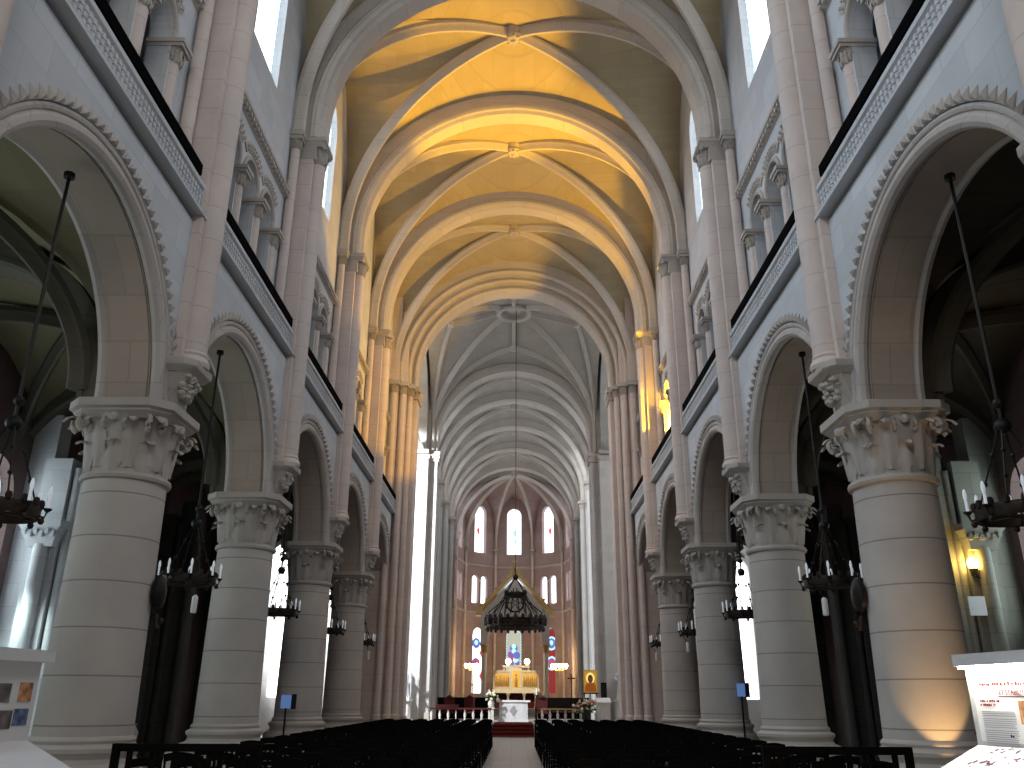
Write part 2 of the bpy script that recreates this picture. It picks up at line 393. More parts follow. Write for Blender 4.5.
# ------------------------------------------------------------------ wall shafts (corbel, pilaster, shaft, two colonnettes, capitals)
def make_shafts():
    """local: nave wall towards +x, nave axis towards -x, origin on the pier axis at floor level, x = |x|-CX"""
    t = empty('wall_shaft', (0,0,0), 'x', 'wall shaft', 'clustered shafts carrying the vault')
    X = lambda a: a-CX
    # corbel: half octagon slab, carved foliage, tapering foot
    b = MB()
    def half(xn, yh, c): return [(X(5.3),-yh),(X(xn)+c,-yh),(X(xn),-yh+c),(X(xn),yh-c),(X(xn)+c,yh),(X(5.3),yh)]
    b.loft([[(x,y,z) for x,y in half(xn,yh,.16)] for xn,yh,z in ((4.90,.40,6.26),(4.86,.43,6.31),(4.80,.47,6.34),(4.79,.48,6.36),(4.79,.48,6.45),(4.82,.46,6.47))])
    b.loft([[(x,y,z) for x,y in half(xn,yh,.12)] for xn,yh,z in ((5.16,.16,5.60),(5.12,.20,5.72),(5.08,.27,5.88),(5.02,.33,6.08),(4.92,.38,6.28))])
    cb = obj('corbel', b, M_carve, t)
    b = MB(); rnd = random.Random(3)
    for k in range(44):
        a = rnd.uniform(-1,1); z = rnd.uniform(5.92,6.24)
        b.ball((X(4.90+.08*abs(a)+rnd.uniform(-.03,.03)+(6.24-z)*.32), a*.28, z), rnd.uniform(.035,.075), 7, 5, (1,1,.8))
    for sy in (-1,1): volute(b, 0, 0, 0, .001)
    obj('foliage', b, M_carve, cb)
    b = MB(); b.box(X(5.06),X(5.66),-.36,.36,6.44,14.45); obj('pilaster', b, M_shaft, t)
    b = MB(); b.lathe([(.27,6.44),(.29,6.50),(.27,6.56),(.235,6.60),(.25,6.64),(.22,6.68)]+[(.215,z) for z in (8,10,12,14.40)], X(5.03), 0, 24); obj('main_shaft', b, M_shaft, t)
    c = capital(.20,.42,.27); d = obj('capital', c, M_carve, t); d.location = (X(5.02),0,14.38)
    b = MB(); b.lathe([(.21,14.34),(.245,14.37),(.21,14.40)], X(5.03), 0, 20); b.box(X(5.0),X(5.66),-.37,.37,14.4,14.85); 
    b.loft([[(x,y,z) for x,y in half(xn,yh,.02)] for xn,yh,z in ((4.86,.36,14.78),(4.80,.40,14.86),(4.80,.42,14.90),(4.76,.44,14.92),(4.76,.44,15.02))]); obj('abacus', b, M_carve, t)
    for sy in (-1, 1):
        b = MB(); b.lathe([(.17,9.62),(.17,9.75),(.15,9.80),(.115,9.84)]+[(.115,z) for z in (11,13,14.52)], X(5.47), sy*.545, 14); cl = obj('colonnette', b, M_shaft, t)
        c = capital(.11,.28,.15); d = obj('capital', c, M_carve, cl); d.location = (X(5.47), sy*.545, 14.50)
        b = MB(); b.box(X(5.26),X(5.66),sy*.545-.19,sy*.545+.19,14.88,15.02); b.box(X(5.29),X(5.66),sy*.545-.16,sy*.545+.16,14.78,14.88); obj('abacus', b, M_carve, cl)
    return t
sh0 = make_shafts()
first = True
for side in (-1, 1):
    for i in range(1, 6):
        y = P[i]; k = i-P0
        lab = ('stone shafts on the %s wall, over the column behind the exhibition panel' % SIDES[side]) if k < 0 else \
              'clustered stone shafts rising to the vault above the %s column on the %s' % (ORD[k], SIDES[side])
        loc = (side*CX, y, 0)
        # local +x points away from the axis: right side as built, left side turned round
        rz = 0 if side > 0 else pi
        if first: sh0.location = loc; sh0.rotation_euler = (0,0,rz); sh0['label'] = lab; first = False
        else: dup(sh0, loc, lab, rz)

# ------------------------------------------------------------------ nave walls
ARC_R, ARC_Z = 2.45, 5.66
YW0, YW1 = -4.0, P[6]-.55
WIN_N = [0]
def window(frame_fn, hw, zs, zp, mat, bars=True, extra=None, border=True):
    """pane + border strip + leads as one window thing of the setting; frame_fn(s,z,d)"""
    WIN_N[0] += 1
    n = 14; b = MB()
    loop = [(-hw, zs)] + [(-hw*cos(pi*i/n), zp+hw*sin(pi*i/n)) for i in range(n+1)] + [(hw, zs)]
    b.add([frame_fn(s,z,0) for s,z in loop], [tuple(range(len(loop)))])
    w = struct('window_%d' % WIN_N[0], b, mat, False)
    if border:
        b = MB()
        for i in range(len(loop)-1):
            (a0,c0),(a1,c1) = loop[i], loop[i+1]; m = max(1, int(sqrt((a1-a0)**2+(c1-c0)**2)/.22))
            for q in range(m):
                s0, z0 = a0+(a1-a0)*q/m, c0+(c1-c0)*q/m; s1, z1 = a0+(a1-a0)*(q+.55)/m, c0+(c1-c0)*(q+.55)/m
                f = .90
                zz = lambda z: zp+(z-zp)*f if z > zp else z+.04
                b.add([frame_fn(s0,z0,-.01), frame_fn(s1,z1,-.01), frame_fn(s1*f,zz(z1),-.01), frame_fn(s0*f,zz(z0),-.01)], [(0,1,2,3)])
        obj('border', b, M_wincyan, w, False)
    if bars:
        b = MB(); z = zs+.75
        while z < zp+hw*.8:
            h = hw if z <= zp else sqrt(max(.01,hw*hw-(z-zp)**2))
            b.tube([frame_fn(-h,z,-.02), frame_fn(h,z,-.02)], .014, 4); z += .75
        obj('saddle_bar', b, M_lead, w)
    return w

for side in (-1, 1):
    nm = SIDES[side]
    # lower wall with the arcade arches
    b = MB(); opens = [((P[i]+P[i+1])/2, ARC_R, ARC_Z-.02, ARC_Z+.02) for i in range(0, 6)]
    pierced(b, fy(side, XLOW+.22), P[0]-.0, YW1, ARC_Z-.02, 9.0, opens, .62, 40)
    b.box(side*XLOW+side*.22, side*6.2, YW0, P[0]-.5, 0, 9.0)                       # solid west end
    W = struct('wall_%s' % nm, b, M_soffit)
    # face skin between arches: nave face at XLOW, wider opening behind the mouldings
    b = MB(); opens = [((P[i]+P[i+1])/2, 2.72, ARC_Z, ARC_Z+.02) for i in range(0, 6)]
    pierced(b, fy(side, XLOW), P[0], YW1, ARC_Z, 8.92, opens, .24, 28); obj('arcade_face', b, M_wall, W)
    b = MB(); pierced(b, fy(side, 6.02), P[0], YW1, ARC_Z, 9.6, opens, .25, 24); obj('aisle_face', b, M_aisleweb, W)
    for i in range(0, 6):
        yc = (P[i]+P[i+1])/2
        b = MB()
        ring_y(b, side, yc, ARC_Z, circ(2.545, XLOW+.10, .105, 10), n=36)           # big roll
        ring_y(b, side, yc, ARC_Z, circ(2.68, XLOW+.045, .05, 8), n=36)
        ring_y(b, side, yc, ARC_Z, circ(2.55, 6.12, .10, 8), n=30)
        ring_y(b, side, yc, ARC_Z, [(2.485,XLOW+.2),(2.485,XLOW+.215),(2.62,XLOW+.215),(2.62,XLOW+.2)], n=40)
        a = obj('arch_moulding', b, M_arch, W)
        # zigzag of small pointed leaves around the arch
        b = MB(); nz = 46
        for k in range(nz):
            a0 = pi*(k+.16)/nz; a1 = pi*(k+.84)/nz; am = (a0+a1)/2; x0, x1 = side*(XLOW-.03), side*(XLOW+.01)
            def pt(r, an, x): return (x, yc-r*cos(an), ARC_Z+r*sin(an))
            r0, r1 = 2.74, 2.90
            vs = [pt(r0,a0,x0), pt(r0,a1,x0), pt(r1,am,side*(XLOW-.008)), pt(r0,a0,x1), pt(r0,a1,x1), pt(r1,am,x1), pt(r0+.05,am,side*(XLOW-.075))]
            b.add(vs, [(0,1,6),(1,2,6),(2,0,6),(0,3,4,1),(1,4,5,2),(2,5,3,0)])
        obj('zigzag_ornament', b, M_carve, a, False)
    # gallery fascia: dark under-moulding, carved dentil band, top edge, black board
    b = MB()
    ys = P[0]-.5
    b.loft([[(side*x, y, z) for x, z in ((XLOW+.21,9.0),(XLOW-.17,9.005),(XLOW-.17,9.06),(XLOW-.10,9.10),(XLOW-.07,9.13),(XLOW-.07,9.46),(XLOW-.12,9.50),(XLOW-.12,9.58),(XUP+1.35,9.58),(XUP+1.35,8.92))] for y in (ys, YW1)])
    F = obj('gallery_fascia', b, M_wall, W)
    b = MB(); y = ys+.1
    while y < YW1:
        for z0 in (9.16, 9.26, 9.36):
            b.box(side*(XLOW-.105), side*(XLOW-.06), y, y+.06, z0, z0+.075)
        y += .115
    obj('carved_band', b, M_wall, F, False)
    for i in range(1, 6):
        b = MB(); y0, y1 = P[i]+.62, P[i+1]-.62
        b.box(side*(XLOW-.14), side*(XLOW+.05), y0, y1, 9.60, 9.80); 
        y = y0+.3
        while y < y1:
            b.box(side*(XLOW-.11), side*(XLOW+.02), y, y+.05, 9.57, 9.60); y += .62
        obj('gallery_board', b, M_rail, W, False)
    # triforium and clerestory, bay by bay
    for i in range(0, 6):
        yc = (P[i]+P[i+1])/2; y0, y1 = P[i], P[i+1]
        b = MB(); op = [(yc+k*1.235, .45, 9.6, 11.92) for k in (-1,0,1)]
        pierced(b, fy(side, XUP), y0, y1, 9.58, 13.2, op, .40, 14)
        T = obj('triforium_arcade', b, M_wall, W)
        b = MB()
        for k in (-1,0,1):
            c = yc+k*1.235
            ring_y(b, side, c, 11.92, circ(.50, XUP-.005, .055, 8), n=20, zbase=11.80)
            ring_y(b, side, c, 11.92, [(.63,XUP-.03),(.63,XUP+.01),(.86,XUP+.01),(.86,XUP-.03)], a0=.76, a1=pi-.76, n=16)
            q = 9
            for j in range(q):
                an = .80+(pi-1.6)*(j+.5)/q
                for r in (.69,.79): b.ball((side*(XUP-.035), c-r*cos(an+(.06 if r > .7 else 0)), 11.92+r*sin(an)), .04, 5, 4)
        obj('arch_moulding', b, M_carve, T)
        for k in (-1.5,-.5,.5,1.5):
            c = yc+k*1.235; free = abs(k) < 1
            b = MB(); b.lathe([(.19,9.6),(.19,9.72),(.15,9.8),(.12,9.84)]+[(.12,z) for z in (10.4,11.40)], side*(XUP+.02), c, 14); o = obj('colonnette', b, M_shaft, T)
            cp = capital(.12,.30,.17); d = obj('capital', cp, M_carve, o); d.location = (side*(XUP+.02), c, 11.38)
            b = MB(); b.box(side*(XUP-.22), side*(XUP+.42), c-.21, c+.21, 11.72, 11.80); b.box(side*(XUP-.19), side*(XUP+.42), c-.18, c+.18, 11.66, 11.72); obj('abacus', b, M_carve, o)
        b = MB(); b.box(side*(XUP+1.3), side*(XUP+1.4), y0, y1, 9.58, 13.3); b.box(side*(XUP+.3), side*(XUP+1.4), y0, y1, 13.2, 13.3)
        b.box(side*(XUP+.4), side*(XUP+1.4), y0-.3, y0+.3, 9.58, 13.3); obj('triforium_back', b, M_wall, T)
        # string course with dentils
        b = MB()
        b.loft([[(side*x, y, z) for x, z in ((XUP,13.02),(XUP-.07,13.08),(XUP-.07,13.14),(XUP-.15,13.16),(XUP-.15,13.25),(XUP,13.30))] for y in (y0,y1)])
        y = y0
        while y < y1:
            b.box(side*(XUP-.13), side*(XUP-.05), y, y+.085, 13.06, 13.16); y += .17
        obj('string_course', b, M_carve, W, False)
        b = MB(); pierced(b, fy(side, XUP), y0, y1, 13.2, 22.0, [(yc, .92, 15.15, 18.2)], .26, 18); obj('clerestory_face', b, M_wall, W)
        window(lambda s, z, d, side=side, yc=yc: (side*(XUP+.2+d), yc+s, z), .92, 15.15, 18.2, G_naveL if side < 0 else G_naveR, bars=False)

# west end behind the camera with its big round-headed window
b = MB(); pierced(b, fx(YW0+.01,-1), -6.2, 6.2, 0, 22, [(0, 2.9, 8.0, 14.5)], .5, 24); struct('wall_west', b, M_wall)
window(lambda s, z, d: (s, YW0-.2-d, z), 2.9, 8.0, 14.5, G_west)

# ------------------------------------------------------------------ nave vault
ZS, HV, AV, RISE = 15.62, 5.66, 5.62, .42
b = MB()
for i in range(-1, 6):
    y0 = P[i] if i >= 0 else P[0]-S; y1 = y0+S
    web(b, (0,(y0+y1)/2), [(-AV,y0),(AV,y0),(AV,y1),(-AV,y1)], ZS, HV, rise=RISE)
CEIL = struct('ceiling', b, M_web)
for i in range(0, 6):
    b = MB()
    prof = [(0,-.26),(0,.26),(.10,.34),(.10,.42),(.30,.46),(.38,.40),(.85,.40),(.85,-.40),(.38,-.40),(.30,-.46),(.10,-.42),(.10,-.34)]
    ring_x(b, P[i], TR['zc'], prof, TR['Rx'], TR['Rz'], ZSP, 48)
    for y in (-.36,.36): ring_x(b, P[i], TR['zc'], circ(.20, y, .11, 8), TR['Rx'], TR['Rz'], ZSP, 48)
    obj('transverse_arch', b, M_rib, CEIL)
for i in range(-1, 6):
    y0 = P[i] if i >= 0 else P[0]-S; y1 = y0+S; yc = (y0+y1)/2
    for sx in (-1,1):
        for sy in (-1,1):
            A = (sx*5.45, yc+sy*(S/2-.55)); b = MB()
            rib(b, rib_path(A, (0,yc), ZS, HV-.12, rise=RISE, zbase=ZSP), .15, .20); obj('diagonal_rib', b, M_rib, CEIL)
    b = MB(); zb = ZS+HV+RISE
    b.lathe([(.0,zb-.42),(.12,zb-.42),(.22,zb-.38),(.28,zb-.30),(.26,zb-.22),(.32,zb-.12),(.32,zb)], 0, yc, 20)
    for k in range(8): b.ball((.2*cos(k*pi/4), yc+.2*sin(k*pi/4), zb-.36), .07, 6, 4)
    b.lathe([(0,zb-.49),(.07,zb-.46),(.09,zb-.40)], 0, yc, 10)
    obj('boss', b, M_carve, CEIL)

# ------------------------------------------------------------------ floor
b = MB(); b.box(-16,16,-5,80,-.3,0); FLOOR = struct('floor', b, M_slab, False)

# ------------------------------------------------------------------ aisles
XO = 10.75
AZS, AH = 6.25, 2.45
for side in (-1, 1):
    nm = SIDES[side]
    b = MB()
    ops = []; wins = []
    for i in range(0, 3):
        for k in (-1.72, 1.72): wins.append((P[i]+P[i+1])/2+k)
    if side > 0: wins = wins[-1:]
    pierced(b, fy(side, XO), -4, P[6]+.25, 0, 9.2, [(y, .78, 3.1, 5.6) for y in wins], .5, 16)
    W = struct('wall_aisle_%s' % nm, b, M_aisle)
    for y in wins: window(lambda s, z, d, side=side, y=y: (side*(XO+.3+d), y+s, z), .78, 3.1, 5.6, G_aisle)
    b = MB()
    for i in range(-1, 6):
        y0 = P[i] if i >= 0 else P[0]-S
        cx = side*(6.25+XO+.3)/2
        web(b, (cx, y0+S/2), [(side*6.25,y0),(side*(XO+.3),y0),(side*(XO+.3),y0+S),(side*6.25,y0+S)], AZS, AH, ns=8, nt=12)
    V = tag(obj('ceiling_aisle_%s' % nm, b, M_aisleweb if side < 0 else M_shadeweb), kind='structure')
    for i in range(0, 7):
        b = MB(); cx = side*8.8
        ring_x(b, P[i], 6.0, [(0,-.26),(0,.26),(.12,.34),(.40,.34),(.40,-.34),(.12,-.34)], 2.22, 2.22, 5.6, 26, xc=cx)
        for y in (-.3,.3): ring_x(b, P[i], 6.0, circ(.07, y, .07, 6), 2.22, 2.22, 5.6, 26, xc=cx)
        obj('aisle_arch', b, M_aislerib if side < 0 else M_shadeweb, V)
        if i < 6:
            yc = P[i]+S/2
            for sx in (-1,1):
                for sy in (-1,1):
                    b = MB(); rib(b, rib_path((cx+sx*2.25, yc+sy*(S/2-.35)), (side*8.65,yc), AZS-.3, AH+.15), .11, .17); obj('aisle_rib', b, M_aislerib if side < 0 else M_shadeweb, V)
        if i == 6: continue
        # inner buttress of the aisle wall: broad strip, dark slot, pilaster with capital
        b = MB(); y = P[i]; mw = M_shaderespond if i > 3 else (M_wall if side < 0 else M_halfshaderespond)  # bright, middle and dark copies paint the aisle's light and shade
        b.box(*sorted((side*9.05, side*9.45)), y-.35, y+.35, 0, 6.9); b.box(*sorted((side*9.45, side*9.62)), y-.05, y+.35, 0, 6.9); b.box(*sorted((side*9.62, side*10.2)), y-.45, y+.35, 0, 6.5); b.box(*sorted((side*10.2, side*10.8)), y-.15, y+.35, 0, 7.6)
        r = obj('aisle_respond', b, mw, W, False)
        b = MB()
        for x in (9.0,9.5): b.lathe([(.17,0),(.17,.35),(.12,.42)]+[(.10,z) for z in (2,6.3)], side*x, y-.40+.1*(x>9.2), 12)
        b.lathe([(.22,0),(.22,.35),(.16,.42)]+[(.15,z) for z in (2,4.6)], side*9.9, y-.52, 12); obj('respond_shaft', b, mw, r)
        b = MB(); 
        b.loft([[(side*(9.9+w*px), y-.40+w*py, z) for px, py in ((-1,-.8),(1,-.8),(1,.6),(-1,.6))] for w, z in ((.28,4.55),(.30,4.66),(.40,4.92),(.44,4.96),(.44,5.1))])
        for k in range(6): b.ball((side*(9.6+.12*k), y-.70, 4.80+.05*(k%2)), .08, 6, 4)
        obj('respond_capital', b, mw, r)

# ------------------------------------------------------------------ crossing and transepts
YA, YB = P[6], P[6]+2*S                              # axes of the west and east crossing arches
YM = (YA+YB)/2
def crossing_pier(side, y, sgn, lab, warm):
    """sgn +1: the crossing lies towards +y of this pier"""
    t = empty('wall_pier', (side*CX, y, 0), lab, 'pier')
    q = lambda a: side*(a-CX)
    mat = M_shaft if warm else M_choir
    b = MB()
    yy = lambda a: sgn*a
    def bx(x0,x1,a0,a1,z0,z1):
        xs = sorted((q(x0),q(x1))); ys = sorted((yy(a0),yy(a1))); b.box(xs[0],xs[1],ys[0],ys[1],z0,z1)
    bx(4.85,7.3,-.45,1.3,0,ZSP+7); bx(4.42,4.9,.1,1.1,0,14.4); bx(5.2,7.3,-.7,-.4,0,ZSP+7)
    bx(4.9,6.4,1.2,1.62,0,14.4)
    obj('core', b, mat, t, False)
    b = MB(); bx(4.36,4.9,.0,1.2,0,.9); bx(4.8,7.3,-.75,1.36,0,.8); obj('plinth', b, M_carve, t, False)
    for x, a in ((4.72,-.12),(5.0,-.50),(5.38,-.72)):
        b = MB(); b.lathe([(.20,.8),(.20,.95),(.15,1.0)]+[(.135,z) for z in (3,9,14.5)], q(x), yy(a), 14); s = obj('shaft', b, mat, t)
        c = capital(.13,.36,.19); d = obj('capital', c, M_carve, s); d.location = (q(x), yy(a), 14.45)
        b = MB(); bx(x-.24,x+.3,a-.24,a+.3,14.82,15.02); obj('abacus', b, M_carve, s)
    b = MB(); bx(4.34,4.95,.02,1.18,14.42,14.60); bx(4.28,4.95,-.03,1.22,14.78,15.02); bx(4.42,4.95,.1,1.1,14.5,14.8); bx(4.9,6.5,1.2,1.70,14.80,15.02); bx(4.9,6.5,1.2,1.64,14.42,14.55)
    for k in range(5):
        for z in (14.56,14.70): b.ball((q(4.39-.05*(z>14.6)), yy(.2+.2*k+.05*(z>14.6)), z), .085, 6, 4)
    for k in range(4):
        for z in (14.56,14.70): b.ball((q(4.45+.14*k), yy(.08-.04*(z>14.6)), z), .075, 6, 4)
    obj('great_capital', b, M_carve, t)
    return t
for side in (-1,1):
    crossing_pier(side, YA, 1, 'tall crossing pier of brownish stone ending the nave arcade on the %s' % SIDES[side], True)
    crossing_pier(side, YB, -1, 'far crossing pier of pale stone between transept and choir on the %s' % SIDES[side], False)
for nmx, y, sgn in (('west', YA, 1), ('east', YB, -1)):
    b = MB()
    ring_x(b, y, 15.62, [(0,sgn*.15),(0,sgn*1.05),(.5,sgn*1.05),(.5,sgn*.15)], 4.47, 4.47, ZSP, 48)
    ring_x(b, y, 15.62, circ(.06, sgn*.15, .10, 8), 4.47, 4.47, ZSP, 48)
    ring_x(b, y, 15.62, [(.30,sgn*-.15),(.30,sgn*.2),(.9,sgn*.2),(.9,sgn*-.15)], 4.47, 4.47, ZSP, 48)
    ring_x(b, y, 15.62, circ(.36, sgn*-.13, .11, 8), 4.47, 4.47, ZSP, 48)
    ring_x(b, y, 15.62, [(.62,sgn*-.45),(.62,sgn*.0),(1.6,sgn*.0),(1.6,sgn*-.45)], 4.47, 4.47, ZSP, 48)
    ring_x(b, y, 15.62, circ(.68, sgn*-.43, .12, 8), 4.47, 4.47, ZSP, 48)
    obj('crossing_arch', b, M_rib, CEIL)
    b = MB()                                            # wall filling above the arch
    n = 40
    for dd in (.25*sgn, 1.0*sgn):
        for i in range(n):
            p = [(-(4.9)*cos(pi*j/n), 15.62+4.9*sin(pi*j/n)) for j in (i,i+1)]
            b.add([(p[0][0],y+dd,p[0][1]),(p[1][0],y+dd,p[1][1]),(p[1][0],y+dd,24),(p[0][0],y+dd,24)], [(0,1,2,3)])
    obj('crossing_wall', b, M_web, CEIL)
# crossing vault: eight ribs around a ring
cA = 4.9
cy0, cy1 = YA+1.0, YB-1.0
b = MB(); cpoly = [(-cA,cy0),(cA,cy0),(cA,cy1),(-cA,cy1)]
web(b, (0,YM), cpoly, 15.9, 4.75, rise=1.3); obj('crossing_web', b, M_greyweb, CEIL)
KR = 3.45; KZ = 21.1; zr = 21.86
hwy = (cy1-cy0)/2
def webz(x, y):
    a, c = abs(x)/cA, abs(y-YM)/hwy; q, o = max(a,c), min(a,c)
    return 15.9+4.75*sqrt(max(0,1-o*o))+1.3*(1-q)
def xrib(A, B, w_, h_):
    b = MB(); p = [(A[0],A[1],ZSP)]
    for k in range(23):
        f = 1-cos(pi/2*k/22); x, y = A[0]+(B[0]-A[0])*f, A[1]+(B[1]-A[1])*f; p.append((x, y, webz(x,y)-.05))
    rib(b, p, w_, h_); obj('crossing_rib', b, M_rib, CEIL)
for sx in (-1,1):
    for sy in (-1,1):
        A = (sx*4.80, YM+sy*hwy*.98)
        L_ = sqrt(A[0]**2+(A[1]-YM)**2); e = .95/L_
        xrib(A, (A[0]*e, YM+(A[1]-YM)*e), .15, .22)
        xrib(A, (sx*KR, YM), .13, .20); xrib(A, (0, YM+sy*KR), .13, .20)
for dx, dy in ((0,-1),(0,1),(-1,0),(1,0)):
    b = MB(); rib(b, [(dx*q, YM+dy*q, webz(dx*q,YM+dy*q)-.05) for q in (.95,1.6,2.2,2.8,KR)], .13, .20); obj('ridge_rib', b, M_rib, CEIL)
    kz = webz(dx*KR, YM+dy*KR)
    b = MB(); b.lathe([(0,kz-.28),(.16,kz-.26),(.22,kz-.14),(.22,kz+.1)], dx*KR, YM+dy*KR, 12); obj('keystone', b, M_rib, CEIL)
zr = webz(.9, YM)-.05
b = MB(); b.lathe([(.72,zr+.25),(.72,zr-.12),(.80,zr-.2),(.94,zr-.2),(1.02,zr-.1),(1.02,zr+.3)], 0, YM, 32)
b.lathe([(0,zr+.10),(.12,zr+.08),(.2,zr+.16),(.74,zr+.2)], 0, YM, 24)
obj('crown_ring', b, M_rib, CEIL)
# transept arms
XT = 14.5
for side in (-1,1):
    nm = SIDES[side]; gl = G_transL if side < 0 else G_transR
    b = MB()
    # great arch from crossing into the arm
    pierced(b, fy(side, 5.15), YA+1.2, YB-1.2, ZSP-.02, 24, [(YM, (YB-YA)/2-1.66, ZSP, 16.4)], 1.0, 26)
    W = tag(obj('wall_transept_%s' % nm, b, M_choir), kind='structure')
    b = MB(); ring_y(b, side, YM, 16.4, [((YB-YA)/2-1.76, 5.05),((YB-YA)/2-1.76,5.5),((YB-YA)/2-1.2,5.5),((YB-YA)/2-1.2,5.05)], zbase=ZSP, n=36); obj('transept_arch', b, M_choir, W)
    # west wall (over the aisle), east wall, end wall, vault
    b = MB(); pierced(b, fx(YA+.75,-1), *(sorted((side*6.0, side*XT))), 8.2, 22, [(side*10.6, 2.3, 9.6, 15.0)], .5, 18); b.box(*sorted((side*XO, side*XT)), YA+.25, YA+.75, 0, 8.2); obj('transept_west', b, M_choir, W)
    window(lambda s, z, d, side=side: (side*10.6+s, YA+.4-d, z), 2.3, 9.6, 15.0, gl)
    b = MB(); pierced(b, fx(YB-.9,1), *(sorted((side*6.0, side*XT))), 0, 22, [(side*12.15, .92, 1.6, 8.2)], .5, 18); obj('transept_east', b, M_choir, W)
    window(lambda s, z, d, side=side: (side*12.15+s, YB-.55+d, z), .92, 1.6, 8.2, G_choir, bars=False, border=False)
    b = MB(); pierced(b, fy(side, XT), YA+.3, YB-.5, 0, 22, [(YM, 2.6, 6.0, 14.0)], .5, 18); obj('transept_end', b, M_choir, W)
    window(lambda s, z, d, side=side: (side*(XT+.35+d), YM+s, z), 2.6, 6.0, 14.0, gl if side > 0 else G_transR)
    b = MB(); web(b, (side*10.2,YM), [(side*6,YA+.7),(side*XT,YA+.7),(side*XT,YB-.9),(side*6,YB-.9)], 15.9, 5.6, ns=8, nt=12); obj('transept_vault', b, M_web, W)

# ------------------------------------------------------------------ choir
CP = [YB+S*i for i in range(0, 5)]                    # YB=48.07 ... last = apse arch
XC = 5.55
b = MB()
for i in range(4):
    y0 = CP[i]+(0 if i else .2); web(b, (0,(CP[i]+CP[i+1])/2), [(-XC,y0),(XC,y0),(XC,CP[i+1]),(-XC,CP[i+1])], ZS, HV-.1, rise=.3)
CHC = tag(obj('ceiling_choir', b, M_greyweb), kind='structure')
for i in range(1,5):
    b = MB(); prof = [(0,-.26),(0,.26),(.12,.40),(.8,.40),(.8,-.40),(.12,-.40)]
    ring_x(b, CP[i], TR['zc'], prof, TR['Rx'], TR['Rz']-.12, ZSP, 48)
    for y in (-.34,.34): ring_x(b, CP[i], TR['zc'], circ(.17, y, .10, 8), TR['Rx'], TR['Rz']-.12, ZSP, 48)
    obj('transverse_arch', b, M_rib, CHC)
for i in range(4):
    yc = (CP[i]+CP[i+1])/2
    for sx in (-1,1):
        for sy in (-1,1):
            b = MB(); rib(b, rib_path((sx*5.35, yc+sy*(S/2-.5)), (0,yc), ZS, HV-.22, rise=.3, zbase=ZSP), .14, .19); obj('diagonal_rib', b, M_rib, CHC)
    b = MB(); zb = ZS+HV+.2; b.lathe([(0,zb-.45),(.2,zb-.42),(.28,zb-.3),(.3,zb)], 0, yc, 16); obj('boss', b, M_carve, CHC)
for side in (-1,1):
    nm = SIDES[side]
    b = MB()
    ops = [((CP[i]+CP[i+1])/2, 1.75, .0, 5.6) for i in range(4)]
    pierced(b, fy(side, XC), YB-.2, CP[4]+.4, 0, 8.9, ops, .6, 18)
    W = tag(obj('wall_choir_%s' % nm, b, M_choir), kind='structure')
    b = MB(); b.box(*sorted((side*(XC+.6), side*(XC+.75))), YB, CP[4]+.4, 0, 8.9); obj('choir_back', b, M_choir, W)
    for i in range(4):
        yc = (CP[i]+CP[i+1])/2; y0, y1 = CP[i], CP[i+1]
        b = MB(); pierced(b, fy(side, XC), y0, y1, 8.9, 12.9, [(yc+k*1.2, .42, 9.4, 11.6) for k in (-1,0,1)], .5, 12); o = obj('choir_triforium', b, M_choir, W)
        b = MB(); b.box(*sorted((side*(XC+.5), side*(XC+.6))), y0, y1, 8.9, 12.9); obj('triforium_back', b, M_choir, o)
        b = MB(); b.loft([[(side*x, y, z) for x, z in ((XC,8.8),(XC-.14,8.9),(XC-.14,9.02),(XC,9.05))] for y in (y0,y1)]); b.loft([[(side*x, y, z) for x, z in ((XC,12.9),(XC-.14,13.0),(XC-.14,13.1),(XC,13.15))] for y in (y0,y1)]); obj('string_course', b, M_carve, W)
        b = MB(); pierced(b, fy(side, XC), y0, y1, 12.9, 22, [(yc, 1.15, 14.6, 18.0)], .35, 16); obj('choir_clerestory', b, M_choir, W)
        window(lambda s, z, d, side=side, yc=yc: (side*(XC+.3+d), yc+s, z), 1.15, 14.6, 18.0, G_choir)
    for i in range(1,5):
        y = CP[i]
        b = MB(); b.box(*sorted((side*5.15, side*(XC+.1))), y-.45, y+.45, 0, 14.5); p = obj('choir_pilaster', b, M_choir, W, False)
        for x, dy in ((4.98,0),(5.28,-.44),(5.28,.44)):
            b = MB(); r = .2 if dy == 0 else .12
            b.lathe([(r*1.4,0),(r*1.4,1.0),(r*1.1,1.1)]+[(r,z) for z in (4,9,14.5)], side*x, y+dy, 14); s = obj('shaft', b, M_choir, p)
            c = capital(r,.4,r*1.4); d = obj('capital', c, M_carve, s); d.location = (side*x, y+dy, 14.45)
            b = MB(); b.box(*sorted((side*(x-r*1.75), side*(XC+.05))), y+dy-r*1.75, y+dy+r*1.75, 14.82, 15.02); obj('abacus', b, M_carve, s)

# ------------------------------------------------------------------ apse
AY, AR = CP[4]+.35, 5.05
angs = [radians(a) for a in (-100,-60,-20,20,60,100)]
V2 = [(AR*sin(a), AY+AR*cos(a)) for a in angs]
b = MB(); AZ, AHH = 14.6, 4.6
b2 = MB()
for dd in (.40, .48):
    for i in range(40):
        p = [(-4.86*cos(pi*j/40), 15.5+4.70*sin(pi*j/40)) for j in (i,i+1)]
        b2.add([(p[0][0],CP[4]+dd,p[0][1]),(p[1][0],CP[4]+dd,p[1][1]),(p[1][0],CP[4]+dd,23),(p[0][0],CP[4]+dd,23)], [(0,1,2,3)])
obj('apse_arch_wall', b2, M_greyweb, CHC)
for k in range(5):
    web(b, (0,AY+.2), [V2[k], V2[k+1], (0,AY+.2)], AZ, AHH, rise=1.15, edges=[0])
CA = tag(obj('ceiling_apse', b, M_apse), kind='structure')
